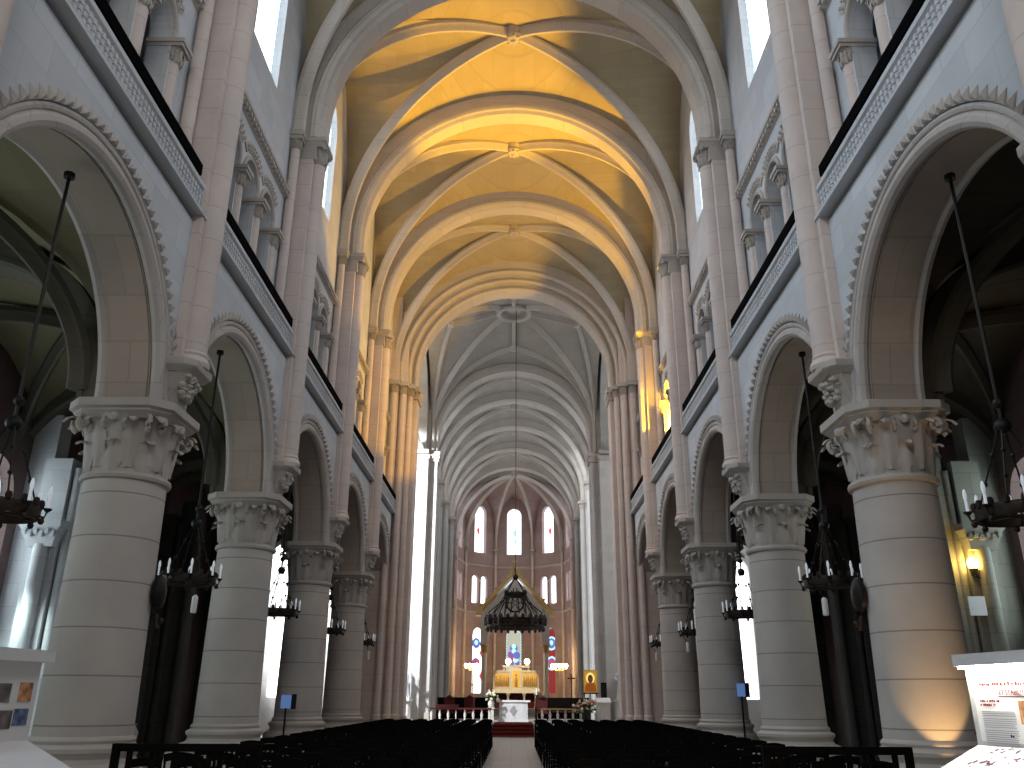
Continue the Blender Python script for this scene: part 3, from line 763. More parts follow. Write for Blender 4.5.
for k in range(6):
    b = MB(); A = (V2[k][0]*.97, AY+(V2[k][1]-AY)*.97); rib(b, rib_path(A, (0,AY+.2), AZ, AHH-.05, rise=1.1, zbase=14.3), .12, .18); obj('apse_rib', b, M_rib, CA)
b = MB(); b.lathe([(0,20.0),(.25,20.02),(.34,20.12),(.36,20.5)], 0, AY+.2, 16); obj('boss', b, M_carve, CA)
WA = None
for k in range(5):
    A, B = V2[k], V2[k+1]; mid = ((A[0]+B[0])/2, (A[1]+B[1])/2); L = sqrt((B[0]-A[0])**2+(B[1]-A[1])**2); tx, ty = (B[0]-A[0])/L, (B[1]-A[1])/L
    ox, oy = mid[0], mid[1]-AY; l = sqrt(ox*ox+oy*oy); ox, oy = ox/l, oy/l
    fr = lambda s, z, d, mid=mid, tx=tx, ty=ty, ox=ox, oy=oy: (mid[0]+s*tx+d*ox, mid[1]+s*ty+d*oy, z)
    b = MB(); h = L/2
    pierced(b, fr, -h, h, 0, 8.0, [(0,.66,2.0,6.75)], .45, 14)
    pierced(b, fr, -h, h, 8.0, 12.8, [(-.50,.36,9.45,11.5),(.50,.36,9.45,11.5)], .35, 12)
    pierced(b, fr, -h, h, 12.8, 20, [(0,.66,13.9,17.5)], .45, 14)
    o = obj('wall_apse' if WA is None else 'apse_face', b, M_apse, WA)
    if WA is None: WA = tag(o, kind='structure')
    b = MB()
    for z in (8.55, 12.6):
        b.loft([[fr(s, zz, -dd) for dd, zz in ((-.02,z),(.14,z+.08),(.14,z+.2),(-.02,z+.25))] for s in (-h,h)])
    obj('string_course', b, M_carve, WA)
    win = window(lambda s, z, d, fr=fr: fr(s, z, .38+d), .66, 13.9, 17.5, G_apse, bars=False)
    b = MB()
    b.add([fr(*p, .36) for p in ((-.05,15.4),(.12,15.7),(.16,16.05),(-.02,16.3),(-.16,16.0),(-.1,15.7))], [tuple(range(6))]); b.add([fr(*p, .36) for p in ((-.02,15.4),(.06,15.4),(.13,15.0),(.05,14.95))], [(0,1,2,3)])
    obj('figure', b, M_winred if k != 2 else M_wincyan, win, False)
    for sx in (-.5,.5): window(lambda s, z, d, fr=fr, sx=sx: fr(s+sx, z, .30+d), .36, 9.45, 11.5, G_apse, bars=False)
    b = MB(); b.lathe([(.12,9.45),(.08,9.55),(.075,11.2),(.12,11.45),(.12,11.55)], *fr(0,0,.08)[:2], seg=10); obj('mullion_colonnette', b, M_shaft, WA)
    # lower stained glass
    low = window(lambda s, z, d, fr=fr: fr(s, z, .38+d), .66, 2.0, 6.75, G_apse if k == 1 else (M_windark if k in (0,3,4) else M_winpale), bars=False, border=k != 1)
    def disc(cz, r, d, n=18): 
        m = MB(); m.add([fr(r*cos(2*pi*i/n), cz+r*sin(2*pi*i/n), d) for i in range(n)], [tuple(range(n))]); return m
    if k != 2:
        for cz, ring, mid_ in ((6.1,M_winblue,M_wincyan),(4.45,M_wincyan,M_winblue)):
            obj('medallion', disc(cz,.58,.365), G_apse if k == 1 else M_wincyan, low, False); obj('medallion', disc(cz,.44,.355), M_winviolet if cz < 5 else ring, low, False); obj('medallion', disc(cz+.05,.2,.345), M_winred if cz < 5 else mid_, low, False)
        m = MB(); 
        for cz in (5.3,3.4): m.add([fr(*p,.36) for p in ((-.62,cz-.4),(-.36,cz),(-.62,cz+.4))], [(0,1,2)]); m.add([fr(*p,.36) for p in ((.62,cz-.4),(.36,cz),(.62,cz+.4))], [(0,1,2)])
        obj('glass_corner', m, M_winred, low, False)
    else:
        for (sx, cz, r, mt) in ((0,6.5,.40,M_winpale),(0,5.75,.36,M_winblue),(0,5.9,.2,M_wincyan),(-.24,5.2,.3,M_winviolet),(.25,5.15,.32,M_winblue),(0,5.5,.2,M_wincyan),(-.1,4.9,.25,M_winred),(.15,4.75,.22,M_wincyan),(-.2,4.5,.25,M_winblue),(.3,4.5,.2,M_winviolet)):
            m = MB(); n = 12; dd = .362-.012*random.random()-.01*(r < .35)
            m.add([fr(sx+r*cos(2*pi*i/n), cz+r*sin(2*pi*i/n), dd) for i in range(n)], [tuple(range(n))]); obj('medallion', m, mt, low, False)
for k in range(1,5):
    x, y = V2[k][0]*.975, AY+(V2[k][1]-AY)*.975
    b = MB(); b.lathe([(.26,0),(.26,1.2),(.2,1.3)]+[(.13,z) for z in (1.35,5,9,13.8)], x, y, 14); s = obj('apse_shaft', b, M_shaft, WA)
    c = capital(.13,.4,.2); d = obj('capital', c, M_carve, s); d.location = (x, y, 13.8)
    b = MB(); b.prism([(x+px, y+py) for px, py in octagon(.27,.08)], 14.2, 14.34); obj('abacus', b, M_carve, s)
# ------------------------------------------------------------------ chairs
def make_chair(name, lab):
    """back towards -y (the sitter faces +y)"""
    t = empty(name, (0,0,0), lab, 'chair', 'rows of black church chairs')
    b = MB(); b.prism([(-.21,-.2),(.21,-.2),(.22,.2),(-.22,.2)], .435, .465); obj('seat', b, M_wood, t, False)
    b = MB()
    for s in (-1,1): b.tube([(s*.185,-.19,.45),(s*.19,-.23,.68),(s*.185,-.27,.87)], [.017,.016,.014], 6)
    loops = []
    for i in range(9):
        x = -.20+.40*i/8; h = .885+.028*(1-(x/.2)**2)
        loops.append([(x,-.275,h-.10),(x,-.25,h-.10),(x,-.255,h),(x,-.28,h)])
    b.loft(loops)
    b.box(-.19,.19,-.235,-.215,.60,.66)
    for k in (-1,0,1): b.box(k*.09-.02,k*.09+.02,-.25,-.232,.64,.80)
    obj('backrest', b, M_wood, t, False)
    for sx in (-1,1):
        for sy, zt in ((-1,.45),(1,.44)):
            b = MB(); b.tube([(sx*.185, sy*.18, zt),(sx*.195, sy*.2-(.02 if sy < 0 else 0), 0)], [.019,.014], 6); obj('leg', b, M_wood, t)
    b = MB()
    for sx in (-1,1): b.tube([(sx*.19,-.19,.2),(sx*.19,.19,.2)], .010, 5)
    b.tube([(-.19,.19,.25),(.19,.19,.25)], .010, 5); obj('stretcher', b, M_wood, t)
    return t
ch0 = None
rows = [11.35+1.1*k for k in range(20)]
for side in (-1, 1):
    for r, y in enumerate(rows):
        for k in range(7):
            x = .06+side*(.95+.58*k); yy = y+random.uniform(-.05,.05)
            lab = 'black wooden church chair in the dark rows to the %s of the central aisle' % SIDES[side]
            if ch0 is None: ch0 = make_chair('church_chair', lab); ch0.location = (x,yy,0)
            else:
                c = dup(ch0, (x,yy,0), lab); c.rotation_euler = (0,0,random.uniform(-.06,.06))
for o in COL.objects:
    if o.get('category') == 'chair': o['group'] = 'church chairs %s of the aisle' % ('left' if o.location.x < 0 else 'right')

# slatted benches across the foot of the nave
def make_bench(lab, loc):
    t = empty('slatted_bench', loc, lab, 'bench'); t.scale = (.88,1,1.17)
    b = MB(); b.box(-.9,.9,-.03,.03,.88,.95); obj('top_rail', b, M_wood, t, False)
    for s in (-1,1):
        b = MB(); b.box(s*.9-.04,s*.9+.04,-.04,.04,0,.95); b.box(s*.9-.04,s*.9+.04,0,.5,.36,.42); b.box(s*.9-.03,s*.9+.03,.42,.48,0,.42); obj('end_post', b, M_wood, t, False)
    for k in range(6):
        b = MB(); x = -.72+.288*k; b.box(x-.035,x+.035,-.015,.015,.50,.89); obj('slat', b, M_wood, t, False)
    b = MB(); b.box(-.9,.9,-.025,.025,.46,.52); obj('lower_rail', b, M_wood, t, False)
    b = MB(); b.box(-.88,.88,0,.46,.42,.46); obj('seat', b, M_wood, t, False)
    return t
make_bench('black slatted bench at the right edge of the nave, end post near the big column', (3.68,10.15,0))
make_bench('black slatted bench at the left edge of the nave, before the nearest left column', (-3.55,10.15,0))

# ------------------------------------------------------------------ hanging lamps under the arcade arches
def make_corona():
    """origin at the ring centre"""
    t = empty('hanging_lamp', (0,0,0), 'x', 'lamp', 'iron crown lamps hanging in the arcade')
    b = MB(); n = 24
    b.lathe([(.42,-.06),(.45,-.07),(.46,-.04),(.46,.06),(.45,.08),(.42,.07),(.42,-.06)], seg=n, caps=False)
    for k in range(16):
        a = 2*pi*k/16; x, y = .45*cos(a), .45*sin(a)
        b.ball((x,y,.10), .045, 6, 4, (1,1,1.3)); 
        if k % 2: b.ball((x*1.06,y*1.06,-.09), .04, 6, 4)
    for k in range(3): b.tube([(.42*cos(k*pi/3),.42*sin(k*pi/3),-.03),(-.42*cos(k*pi/3),-.42*sin(k*pi/3),-.03)], .012, 4)
    obj('ring', b, M_bronze, t)
    for k in range(8):
        a = 2*pi*(k+.5)/8; x, y = .52*cos(a), .52*sin(a)
        b = MB(); b.tube([(.43*cos(a),.43*sin(a),-.02),(.50*cos(a),.50*sin(a),-.05),(x,y,.02)], .014, 5); b.lathe([(.02,.02),(.05,.05),(.05,.06),(.02,.06)], x, y, 8); arm = obj('candle_arm', b, M_bronze, t)
        b = MB(); b.lathe([(.017,.06),(.017,.20),(.022,.22),(.024,.26),(.014,.31),(0,.33)], x, y, 8); obj('candle', b, M_candle, arm)
    for k in range(4):
        a = pi/4+k*pi/2; b = MB(); b.tube([(.43*cos(a),.43*sin(a),.06),(.06*cos(a),.06*sin(a),.98)], .011, 5)
        for q in (.35,.7): b.ball((.43*cos(a)*(1-q)+.06*cos(a)*q, .43*sin(a)*(1-q)+.06*sin(a)*q, .06+.92*q), .032, 6, 4)
        obj('chain', b, M_iron, t)
    b = MB(); b.ball((0,0,1.02), .095, 10, 7); obj('knob', b, M_iron, t); b = MB(); b.ball((0,0,1.30), .065, 8, 5); obj('knob', b, M_iron, t)
    b = MB(); b.tube([(0,0,1.05),(0,0,4.44)], .022, 6); b.lathe([(.07,4.38),(.07,4.45)], seg=8); obj('rod', b, M_iron, t)
    return t
LZ = 3.55
cor0 = make_corona(); first = True
for side in (-1, 1):
    for i in range(1, 6):
        y = (P[i]+P[i+1])/2; k = i-1
        names = ['hanging above the exhibition stand', 'under the arch past the nearest column', 'between the second and third columns', 'between the third and fourth columns', 'past the fourth column']
        lab = 'iron crown lamp in the %s arcade, %s' % (SIDES[side], names[k])
        if first: cor0.location = (side*CX,y,LZ); cor0['label'] = lab; first = False
        else: dup(cor0, (side*CX,y,LZ), lab)
b = MB(); 
dl = empty('tube_downlight', (-5.35,14.6,3.05), 'white tube downlight hanging below the left lamp past the nearest column', 'lamp', 'white tube downlights')
b = MB(); b.lathe([(.04,-.12),(.05,-.10),(.05,.14),(.02,.18)], seg=12); obj('tube', b, M_white, dl)
b = MB(); b.tube([(0,0,.17),(-.12,.2,.40)], .01, 5); obj('bracket', b, M_iron, dl)
for side, y, lab in ((1,14.6,'white tube downlight hanging below the right lamp past the nearest column'),(-1,32.6,'white tube downlight below the farthest lamp of the left arcade'),(1,26.6,'white tube downlight below the right lamp between third and fourth columns'),(1,32.6,'white tube downlight below the farthest lamp of the right arcade')):
    d = dup(dl, (side*5.35,y,3.05), lab); 
    if side > 0: d.rotation_euler = (0,0,pi/2)

# ------------------------------------------------------------------ crown chandelier in the crossing
t = empty('crown_chandelier', (.12,YM,5.0), 'huge dark crown chandelier hanging on a long chain in the crossing', 'chandelier')
b = MB(); b.lathe([(1.30,-.22),(1.36,-.24),(1.40,-.16),(1.38,-.10),(1.38,.10),(1.41,.14),(1.40,.20),(1.32,.20),(1.30,-.22)], seg=40, caps=False)
for k in range(24):
    a = 2*pi*k/24; x, y = 1.38*cos(a), 1.38*sin(a)
    b.ball((x,y,.26), .09, 6, 5, (1,1,1.3)); b.ball((x,y,-.28), .07, 6, 4, (1,1,1.4)); b.ball((x*1.03,y*1.03,0), .08, 6, 4)
obj('ring', b, M_bronze, t)
for k in range(12):
    b = MB(); a = 2*pi*k/12; b.lathe([(.10,-.1),(.12,.1),(.11,.24),(.05,.36),(0,.46)], 1.42*cos(a), 1.42*sin(a), 8); obj('turret', b, M_bronze, t)
for k in range(4):
    a = pi/4+k*pi/2; nx, ny = .62*cos(a), .62*sin(a)
    b = MB(); b.tube([(nx,ny,1.45),(.06*cos(a),.06*sin(a),2.15)], .02, 5); b.ball((nx,ny,1.42), .13, 8, 5)
    for da in (-.38,0,.38): b.tube([(nx,ny,1.4),(1.36*cos(a+da),1.36*sin(a+da),.2)], .018, 5)
    obj('chain', b, M_iron, t)
b = MB(); b.lathe([(.5,1.25),(.56,1.3),(.56,1.42),(.5,1.46),(.5,1.25)], seg=20, caps=False); b.ball((0,0,2.2), .14, 8, 6); obj('hub', b, M_bronze, t)
b = MB(); b.tube([(0,0,2.2),(0,0,16.95)], .018, 5); obj('long_chain', b, M_iron, t)

# ------------------------------------------------------------------ sanctuary
b = MB()
for k in range(3): b.box(-7.2,7.2,41.2+.7*k,63,.143*k,.143*(k+1))
for k in range(3): b.box(-5.5,5.5,62+.5*k,77,.43+.157*k-.01,.43+.157*(k+1))
struct('trim_1', b, M_floor, False)
b = MB(); h = .02
prof = [(39.6,0),(41.2-h,0),(41.2-h,.143),(41.9-h,.143),(41.9-h,.286),(42.6-h,.286),(42.6-h,.43),(47.0,.43)]
vs = [(x,y,z+h) for y,z in prof for x in (-.93,.99)]; b.add(vs+[(x,y,z+.001) for x,y,z in [(v[0],v[1],v[2]-h) for v in vs]], [(2*i,2*i+1,2*i+3,2*i+2) for i in range(len(prof)-1)])
tag(obj('carpet_runner', b, M_carpet, None, False), 'dark red carpet running up the steps to the white altar', 'carpet')
# free-standing altar
t = empty('altar', (.03,48.2,.43), 'low white stone altar with lozenge emblem at the head of the aisle', 'altar')
b = MB(); b.box(-.82,.82,-.42,.42,0,.10); b.box(-.76,.76,-.38,.38,.10,.98); obj('body', b, M_greystone, t, False)
b = MB(); b.box(-.90,.90,-.46,.46,.98,1.08); obj('table_slab', b, M_marble, t, False)
b = MB(); b.box(-.66,.66,-.40,-.378,.16,.92); o = obj('front_panel', b, M_greystone, t, False)
b = MB()
for r0, y0, y1 in ((.27,-.412,-.39),(.17,-.424,-.40)):
    b.add([(x,y,.54+z) for y in (y0,y1) for x,z in ((0,-r0),(r0*.8,0),(0,r0),(-r0*.8,0))], [(0,1,2,3),(0,1,5,4),(1,2,6,5),(2,3,7,6),(3,0,4,7)])
b.box(-.05,.05,-.432,-.40,.3,.78); obj('lozenge_emblem', b, plain('grey carved emblem',(.30,.29,.30)), o, False)

# high altar under its gabled canopy
HY = 68.4; z0 = .90
t = empty('high_altar', (.2,HY,z0), 'white high altar with gilded relief retable under the gabled canopy', 'altar')
b = MB(); b.box(-1.98,1.98,-.55,.55,1.08,1.20); obj('table_slab', b, M_marble, t, False)
b = MB(); b.box(-1.7,1.7,-.1,.5,0,1.08); obj('body', b, M_darkcloth, t, False)
for x in (-1.75,-.62,.62,1.5,1.8):
    b = MB(); b.lathe([(.13,0),(.13,.08),(.09,.12),(.08,.85),(.10,.9),(.16,1.0),(.16,1.08)], x, -.42, 12); obj('support', b, M_marble, t)
b = MB(); b.box(-1.85,1.85,.35,.75,1.2,1.38); b.box(-1.78,1.78,.45,.75,1.38,2.62); b.box(-1.84,1.84,.38,.78,2.62,2.74); obj('retable', b, M_pale, t, False)
for s in (-1,1):
    b = MB(); b.box(min(s*.5,s*1.66),max(s*.5,s*1.66),.42,.46,1.55,2.5); r = obj('relief_panel', b, M_gilt, t, False)
    b = MB()
    for k in range(7):
        x = s*(.62+.155*k); hh = random.uniform(.62,.76)
        b.lathe([(.07,1.58),(.075,1.75),(.06,1.58+hh*.7),(.045,1.58+hh*.82)], x, .42, 8); b.ball((x,.41,1.58+hh*.93), .052, 8, 5)
    obj('relief_figures', b, M_gold, r)
    b = MB(); 
    for k in range(5): b.lathe([(.03,1.5),(.02,1.55),(.02,2.5),(.035,2.55)], s*(.5+.29*k), .38, 8)
    obj('relief_colonnette', b, M_pale, r)
b = MB(); b.box(-.42,.42,.30,.78,1.2,3.0); b.box(-1.05,1.05,.30,.8,2.95,3.1); b.box(-1.0,-.9,.4,.7,2.7,2.95); b.box(.9,1.0,.4,.7,2.7,2.95); obj('tabernacle', b, M_pale, t, False)
b = MB(); b.box(-.28,.28,.27,.31,1.5,2.7); q = obj('tabernacle_door', b, M_gilt, t, False)
b = MB(); b.lathe([(.12,1.6),(.13,1.9),(.10,2.2),(.05,2.3)], 0, .28, 10); b.ball((0,.27,2.4), .08, 8, 6); obj('figure', b, M_gold, q)
t = empty('canopy', (.1,HY+.5,z0), 'gabled stone canopy on columns over the high altar', 'canopy')
for x in (-2.42,2.42):
    for y in (-.9,.9):
        b = MB(); b.lathe([(.30,0),(.30,.9),(.26,1.0),(.20,1.1)]+[(.17,zz) for zz in (1.2,4.0)], x, y, 14); c = obj('column', b, M_pale, t)
        d = obj('capital', capital(.17,.6,.27), M_gold, c); d.location = (x,y,4.0)
        b = MB(); b.box(x-.32,x+.32,y-.32,y+.32,4.6,4.74); b.box(x-.26,x+.26,y-.26,y+.26,4.74,7.1); obj('pier_block', b, M_pale, c, False)
n = 18                                                  # front and back gable walls, each with a round arch
for ya, yb in ((.75,1.05),(-1.05,-.75)):
    b = MB(); pa = [(-2.15*cos(pi*i/n), 4.9+1.9*sin(pi*i/n)) for i in range(n+1)]
    tp = lambda x: 7.0+(2.55-abs(x))/2.55*2.75
    for i in range(n):
        for yf in (ya, yb): b.add([(pa[i][0],yf,pa[i][1]),(pa[i+1][0],yf,pa[i+1][1]),(pa[i+1][0],yf,tp(pa[i+1][0])),(pa[i][0],yf,tp(pa[i][0]))], [(0,1,2,3)])
        b.add([(pa[i][0],ya,pa[i][1]),(pa[i+1][0],ya,pa[i+1][1]),(pa[i+1][0],yb,pa[i+1][1]),(pa[i][0],yb,pa[i][1])], [(0,1,2,3)])
    g = obj('gable', b, M_pale, t)
b = MB()
for y in (-1.06,): b.lathe([(.62,0),(.75,.02),(.75,.08),(.62,.1),(.62,0)], 0, 0, 20, caps=False)
b.v = [(x, -1.12+z, 7.75+y) for x, y, z in b.v]
for k in range(6): b.tube([(.1*cos(k*pi/3),-1.1,7.75+.1*sin(k*pi/3)),(.62*cos(k*pi/3),-1.1,7.75+.62*sin(k*pi/3))], .035, 5)
obj('gable_rose', b, M_bronze, g)
for s in (-1,1):
    b = MB(); dx, dz = 2.75, 3.05; L = sqrt(dx*dx+dz*dz)
    b.loft([[(s*(2.85-dx*f), y, 6.95+dz*f+o) for y, o in ((-1.3,0),(1.2,0),(1.2,.32),(-1.3,.32))] for f in (0,1)])
    rf = obj('roof_slope', b, M_gold, t, False)
    b = MB()
    for k in range(7):
        f = (k+.5)/7; b.ball((s*(2.85-dx*f), -1.28, 6.95+dz*f+.38), .11, 6, 4)
    b.box(min(s*2.6,s*3.05),max(s*2.6,s*3.05),-1.32,-.9,6.75,7.25); obj('crockets', b, M_gold, rf)
    b = MB()
    for k in range(5):
        x = s*(.35+.45*k); b.tube([(x*.35,-1.09,8.9-.2*k),(x,-1.09,6.95)], .04, 5)
    obj('gable_rib', b, M_bronze, g)
b = MB(); b.lathe([(.2,9.9),(.26,10.1),(.12,10.25),(.2,10.4),(.08,10.5),(.07,10.9)], 0, -1.0, 10); b.box(-.07,.07,-1.07,-.93,10.7,11.25); b.box(-.22,.22,-1.06,-.94,10.95,11.08); obj('finial', b, M_gold, t)

def globe(x, lab):
    t = empty('globe_lamp', (x,HY+.5,z0+3.10), lab, 'lamp')
    b = MB(); b.lathe([(.1,-.0),(.1,.03),(.03,.06),(.03,.10)], seg=10); obj('stand', b, M_gold, t)
    b = MB(); b.ball((0,0,.30), .22, 14, 9); obj('globe', b, M_globe, t)
globe(-.62+.2, 'left glowing globe lamp on top of the gilded retable')
globe(.85+.2, 'right glowing globe lamp on top of the gilded retable')
def candelabrum(x, lab):
    t = empty('candelabrum', (x,70.6,z0), lab, 'candelabrum', 'glowing candelabra flanking the high altar')
    b = MB(); b.lathe([(.3,0),(.3,.05),(.08,.15),(.045,.3),(.04,1.6),(.09,1.7),(.04,1.8),(.035,2.9)], seg=10); obj('pole', b, M_gold, t)
    b = MB(); b.tube([(-.55,0,2.95),(-.28,0,2.8),(0,0,2.85),(.28,0,2.8),(.55,0,2.95)], .025, 6); obj('arm', b, M_gold, t)
    for k in range(5):
        xx = -.56+.28*k; b = MB(); b.lathe([(.03,2.92),(.035,2.98),(.025,3.05)], xx, 0, 8); b.ball((xx,0,3.16), .125, 10, 7, (1,1,1.25)); obj('bulb', b, M_bulb, t)
candelabrum(-3.25, 'blazing candelabrum to the left of the high altar')
candelabrum(3.65, 'blazing candelabrum to the right of the high altar')

# choir furniture
def stall(x0, x1, y, lab):
    t = empty('choir_stall', ((x0+x1)/2,y,.43), lab, 'choir stall'); w = (x1-x0)/2
    b = MB(); b.box(-w,w,.35,.45,0,1.15); obj('back_panel', b, M_wood, t, False)
    b = MB(); b.box(-w,w,-.1,.35,.38,.45); obj('seat', b, M_darkcloth, t, False)
    n = max(2, int(w*2/.7))
    for k in range(n+1):
        b = MB(); x = -w+2*w*k/n; b.box(x-.03,x+.03,-.12,.36,0,.72); b.box(x-.05,x+.05,-.16,.36,.72,.76); obj('armrest', b, M_wood, t, False)
    b = MB(); b.box(-w-.04,w+.04,.33,.50,1.15,1.22); obj('cornice', b, M_wood, t, False)
stall(-4.7,-1.35,55.2,'long dark choir stall on the left before the apse')
stall(1.55,4.7,55.2,'long dark choir stall on the right before the apse')
def rail(x0, x1, y, lab, top):
    t = empty('altar_rail', ((x0+x1)/2,y,.43), lab, 'rail'); w = (x1-x0)/2
    b = MB(); b.box(-w,w,-.11,.11,.62,.70); obj('top_rail', b, top, t, False)
    b = MB(); b.box(-w,w,-.1,.1,0,.06); obj('foot_rail', b, M_marble, t, False)
    n = int(w*2/.42)
    for k in range(n+1):
        b = MB(); b.lathe([(.05,.06),(.07,.12),(.045,.2),(.075,.36),(.04,.5),(.06,.62)], -w+.08+(2*w-.16)*k/n, 0, 10); obj('baluster', b, M_pale, t)
rail(-4.3,-1.1,46.6,'altar rail with pale balusters left of the white altar',M_darkcloth)
rail(1.45,3.6,46.6,'altar rail with pale balusters right of the white altar',M_gold)
def armchair(x, y, lab, s=1, rz=0):
    t = empty('armchair', (x,y,.43), lab, 'armchair', None, rz)
    b = MB(); b.box(-.3*s,.3*s,-.28,.28,.38,.48); obj('seat', b, M_darkcloth, t, False)
    b = MB(); b.box(-.3*s,.3*s,.24,.32,.48,1.22); b.lathe([(.0,1.22),(.2*s,1.22),(.0,1.36)], 0, .28, 10); obj('backrest', b, M_darkcloth, t, False)
    for sx in (-1,1):
        for sy in (-.24,.26):
            b = MB(); b.box(sx*.28*s-.03,sx*.28*s+.03,sy-.03,sy+.03,0,.4); obj('leg', b, M_wood, t, False)
        b = MB(); b.box(sx*.3*s-.03,sx*.3*s+.03,-.26,.28,.66,.71); b.box(sx*.3*s-.025,sx*.3*s+.025,-.25,-.19,.4,.68); obj('armrest', b, M_wood, t, False)
armchair(-3.55,49.6,'maroon armchair left of the white altar, nearer the crossing pier')
armchair(-2.45,50.2,'maroon armchair left of the white altar, nearer the altar')
armchair(1.6,50.3,'dark armchair with tall back just right of the white altar',1.15)
def candlestick(x, y, h, lab):
    t = empty('candlestick', (x,y,.43), lab, 'candlestick')
    b = MB(); b.lathe([(.16,0),(.16,.04),(.05,.10),(.03,.2),(.03,h-.1),(.06,h-.06),(.09,h)], seg=10); obj('holder', b, M_bronze, t)
    b = MB(); b.lathe([(.035,h),(.035,h+.35),(.006,h+.36),(.0,h+.39)], seg=8); obj('candle', b, M_cloth, t)
candlestick(-1.28,48.0,1.25,'tall candlestick standing left of the white altar')
candlestick(1.28,48.4,1.35,'tall dark candlestick standing right of the white altar')
t = empty('processional_cross', (3.95,60.5,.43), 'dark processional cross standing before the right apse wall', 'cross')
b = MB(); b.lathe([(.22,0),(.22,.05),(.04,.12),(.03,2.1)], seg=8); b2 = b; obj('staff', b2, M_bronze, t)
b = MB(); b.box(-.04,.04,-.03,.03,2.1,2.75); b.box(-.26,.26,-.03,.03,2.42,2.5); obj('cross', b, M_bronze, t, False)

def bouquet(name, x, y, z, r, n, cols, lab, vase=M_pale, vh=.35):
    t = empty(name, (x,y,z), lab, 'flowers'); rnd = random.Random(int(x*100+y))
    b = MB(); b.lathe([(.10,0),(.15,.06),(.17,vh*.6),(.12,vh)], seg=12); obj('vase', b, vase, t)
    b = MB(); f = [MB() for _ in cols]
    for k in range(n):
        a = rnd.uniform(0,2*pi); e = rnd.uniform(.1,1.35); rr = r*rnd.uniform(.55,1.0)
        p = (rr*cos(a)*cos(e), rr*sin(a)*cos(e)*.8, vh+rr*sin(e)*1.15)
        b.tube([(0,0,vh-.05),(p[0]*.5,p[1]*.5,vh+(p[2]-vh)*.6),p], .008, 4)
        for q in range(2):
            aa = a+rnd.uniform(-.6,.6); l = rnd.uniform(.1,.18); m = (p[0]*.7,p[1]*.7,vh+(p[2]-vh)*.65); s = .05
            b.add([m,(m[0]+l*.5*cos(aa)-s*sin(aa),m[1]+l*.5*sin(aa)+s*cos(aa),m[2]+.05),(m[0]+l*cos(aa),m[1]+l*sin(aa),m[2]+.02),(m[0]+l*.5*cos(aa)+s*sin(aa),m[1]+l*.5*sin(aa)-s*cos(aa),m[2]+.05)], [(0,1,2,3)])
        if k % 3 != 2: f[k % len(cols)].ball(p, rnd.uniform(.045,.075), 7, 5)
    obj('foliage', b, M_leaf, t, False)['kind'] = 'stuff'
    for m, c in zip(f, cols): obj('blossoms', m, c, t)['kind'] = 'stuff'
bouquet('flower_arrangement', -1.15, 47.4, 1.14, .42, 40, [M_flower], 'white and green flowers in a vase left of the white altar')
for (x,y,z,h) in ((-1.15,47.4,.43,.71),):
    t = empty('flower_pedestal', (x,y,z), 'slim pale pedestal under the white flowers left of the altar', 'pedestal')
    b = MB(); b.box(-.2,.2,-.2,.2,0,.08); b.box(-.14,.14,-.14,.14,.08,h-.06); b.box(-.19,.19,-.19,.19,h-.06,h); obj('block', b, M_pale, t, False)
bouquet('flower_arrangement', 3.62, 44.3, .43, .72, 90, [M_flower, M_pink, M_flower], 'big arrangement of cream and pink flowers below the gold icon', M_bronze, .45)
# icon on its easel
t = empty('icon_painting', (3.95,45.3,.43), 'gold framed icon of a haloed figure on a stand, right of the altar', 'painting')
b = MB(); b.box(-.36,.36,-.04,.04,1.45,2.55); obj('frame', b, M_gilt, t, False)
b = MB(); b.box(-.30,.30,-.05,-.035,1.51,2.49); pnl = obj('panel', b, emit('gold panel with added glow',(.95,.48,.05),.35), t, False)  # no lamp behind it: the glow is put into the panel's material
def flat(mb, pts, y): mb.add([(x,y,z) for x,z in pts], [tuple(range(len(pts)))])
b = MB(); flat(b, [(.22*cos(2*pi*i/20), 2.16+.26*sin(2*pi*i/20)) for i in range(20)], -.052); obj('halo', b, emit('gold halo with added glow',(1,.78,.25),.9), pnl, False)  # halo brightness put in as glow
b = MB(); flat(b, [(-.29,1.52),(.29,1.52),(.27,1.78),(.17,1.93),(-.17,1.93),(-.27,1.78)], -.053); obj('robe', b, M_icon, pnl, False)
b = MB(); flat(b, [(.13*cos(2*pi*i/16), 2.12+.2*sin(2*pi*i/16)) for i in range(16)], -.054); obj('veil', b, plain('icon veil paint',(.22,.06,.02)), pnl, False)
b = MB(); flat(b, [(.075*cos(2*pi*i/16), 2.10+.12*sin(2*pi*i/16)) for i in range(16)], -.055); obj('face', b, M_skin, pnl, False)
for s in (-1,1):
    b = MB(); b.tube([(s*.3,.02,1.5),(s*.42,.1,0)], .025, 6); obj('easel_leg', b, M_wood, t)
b = MB(); b.tube([(0,.05,2.2),(0,.55,0)], .025, 6); b.box(-.4,.4,-.07,.06,1.40,1.45); obj('easel_strut', b, M_wood, t)
t = empty('lectern', (4.55,44.9,.43), 'white draped lectern with a dark speaker beside the flower arrangement', 'lectern')
b = MB(); b.box(-.3,.3,-.22,.22,0,1.0); obj('stand', b, M_pale, t, False)
b = MB(); b.loft([[(-.36,-.27,.98),(.36,-.27,.98),(.36,-.27,1.02),(-.36,-.27,1.02)],[(-.36,.27,1.18),(.36,.27,1.18),(.36,.27,1.22),(-.36,.27,1.22)]]); obj('desk', b, M_cloth, t, False)
t = empty('loudspeaker', (4.70,46.05,.43), 'black column loudspeaker behind the white lectern', 'speaker')
b = MB(); b.box(-.14,.14,-.12,.12,.0,1.95); obj('cabinet', b, M_wood, t, False)
b = MB(); b.box(-.11,.11,-.135,-.118,.9,1.88); obj('grille', b, M_iron, t, False)
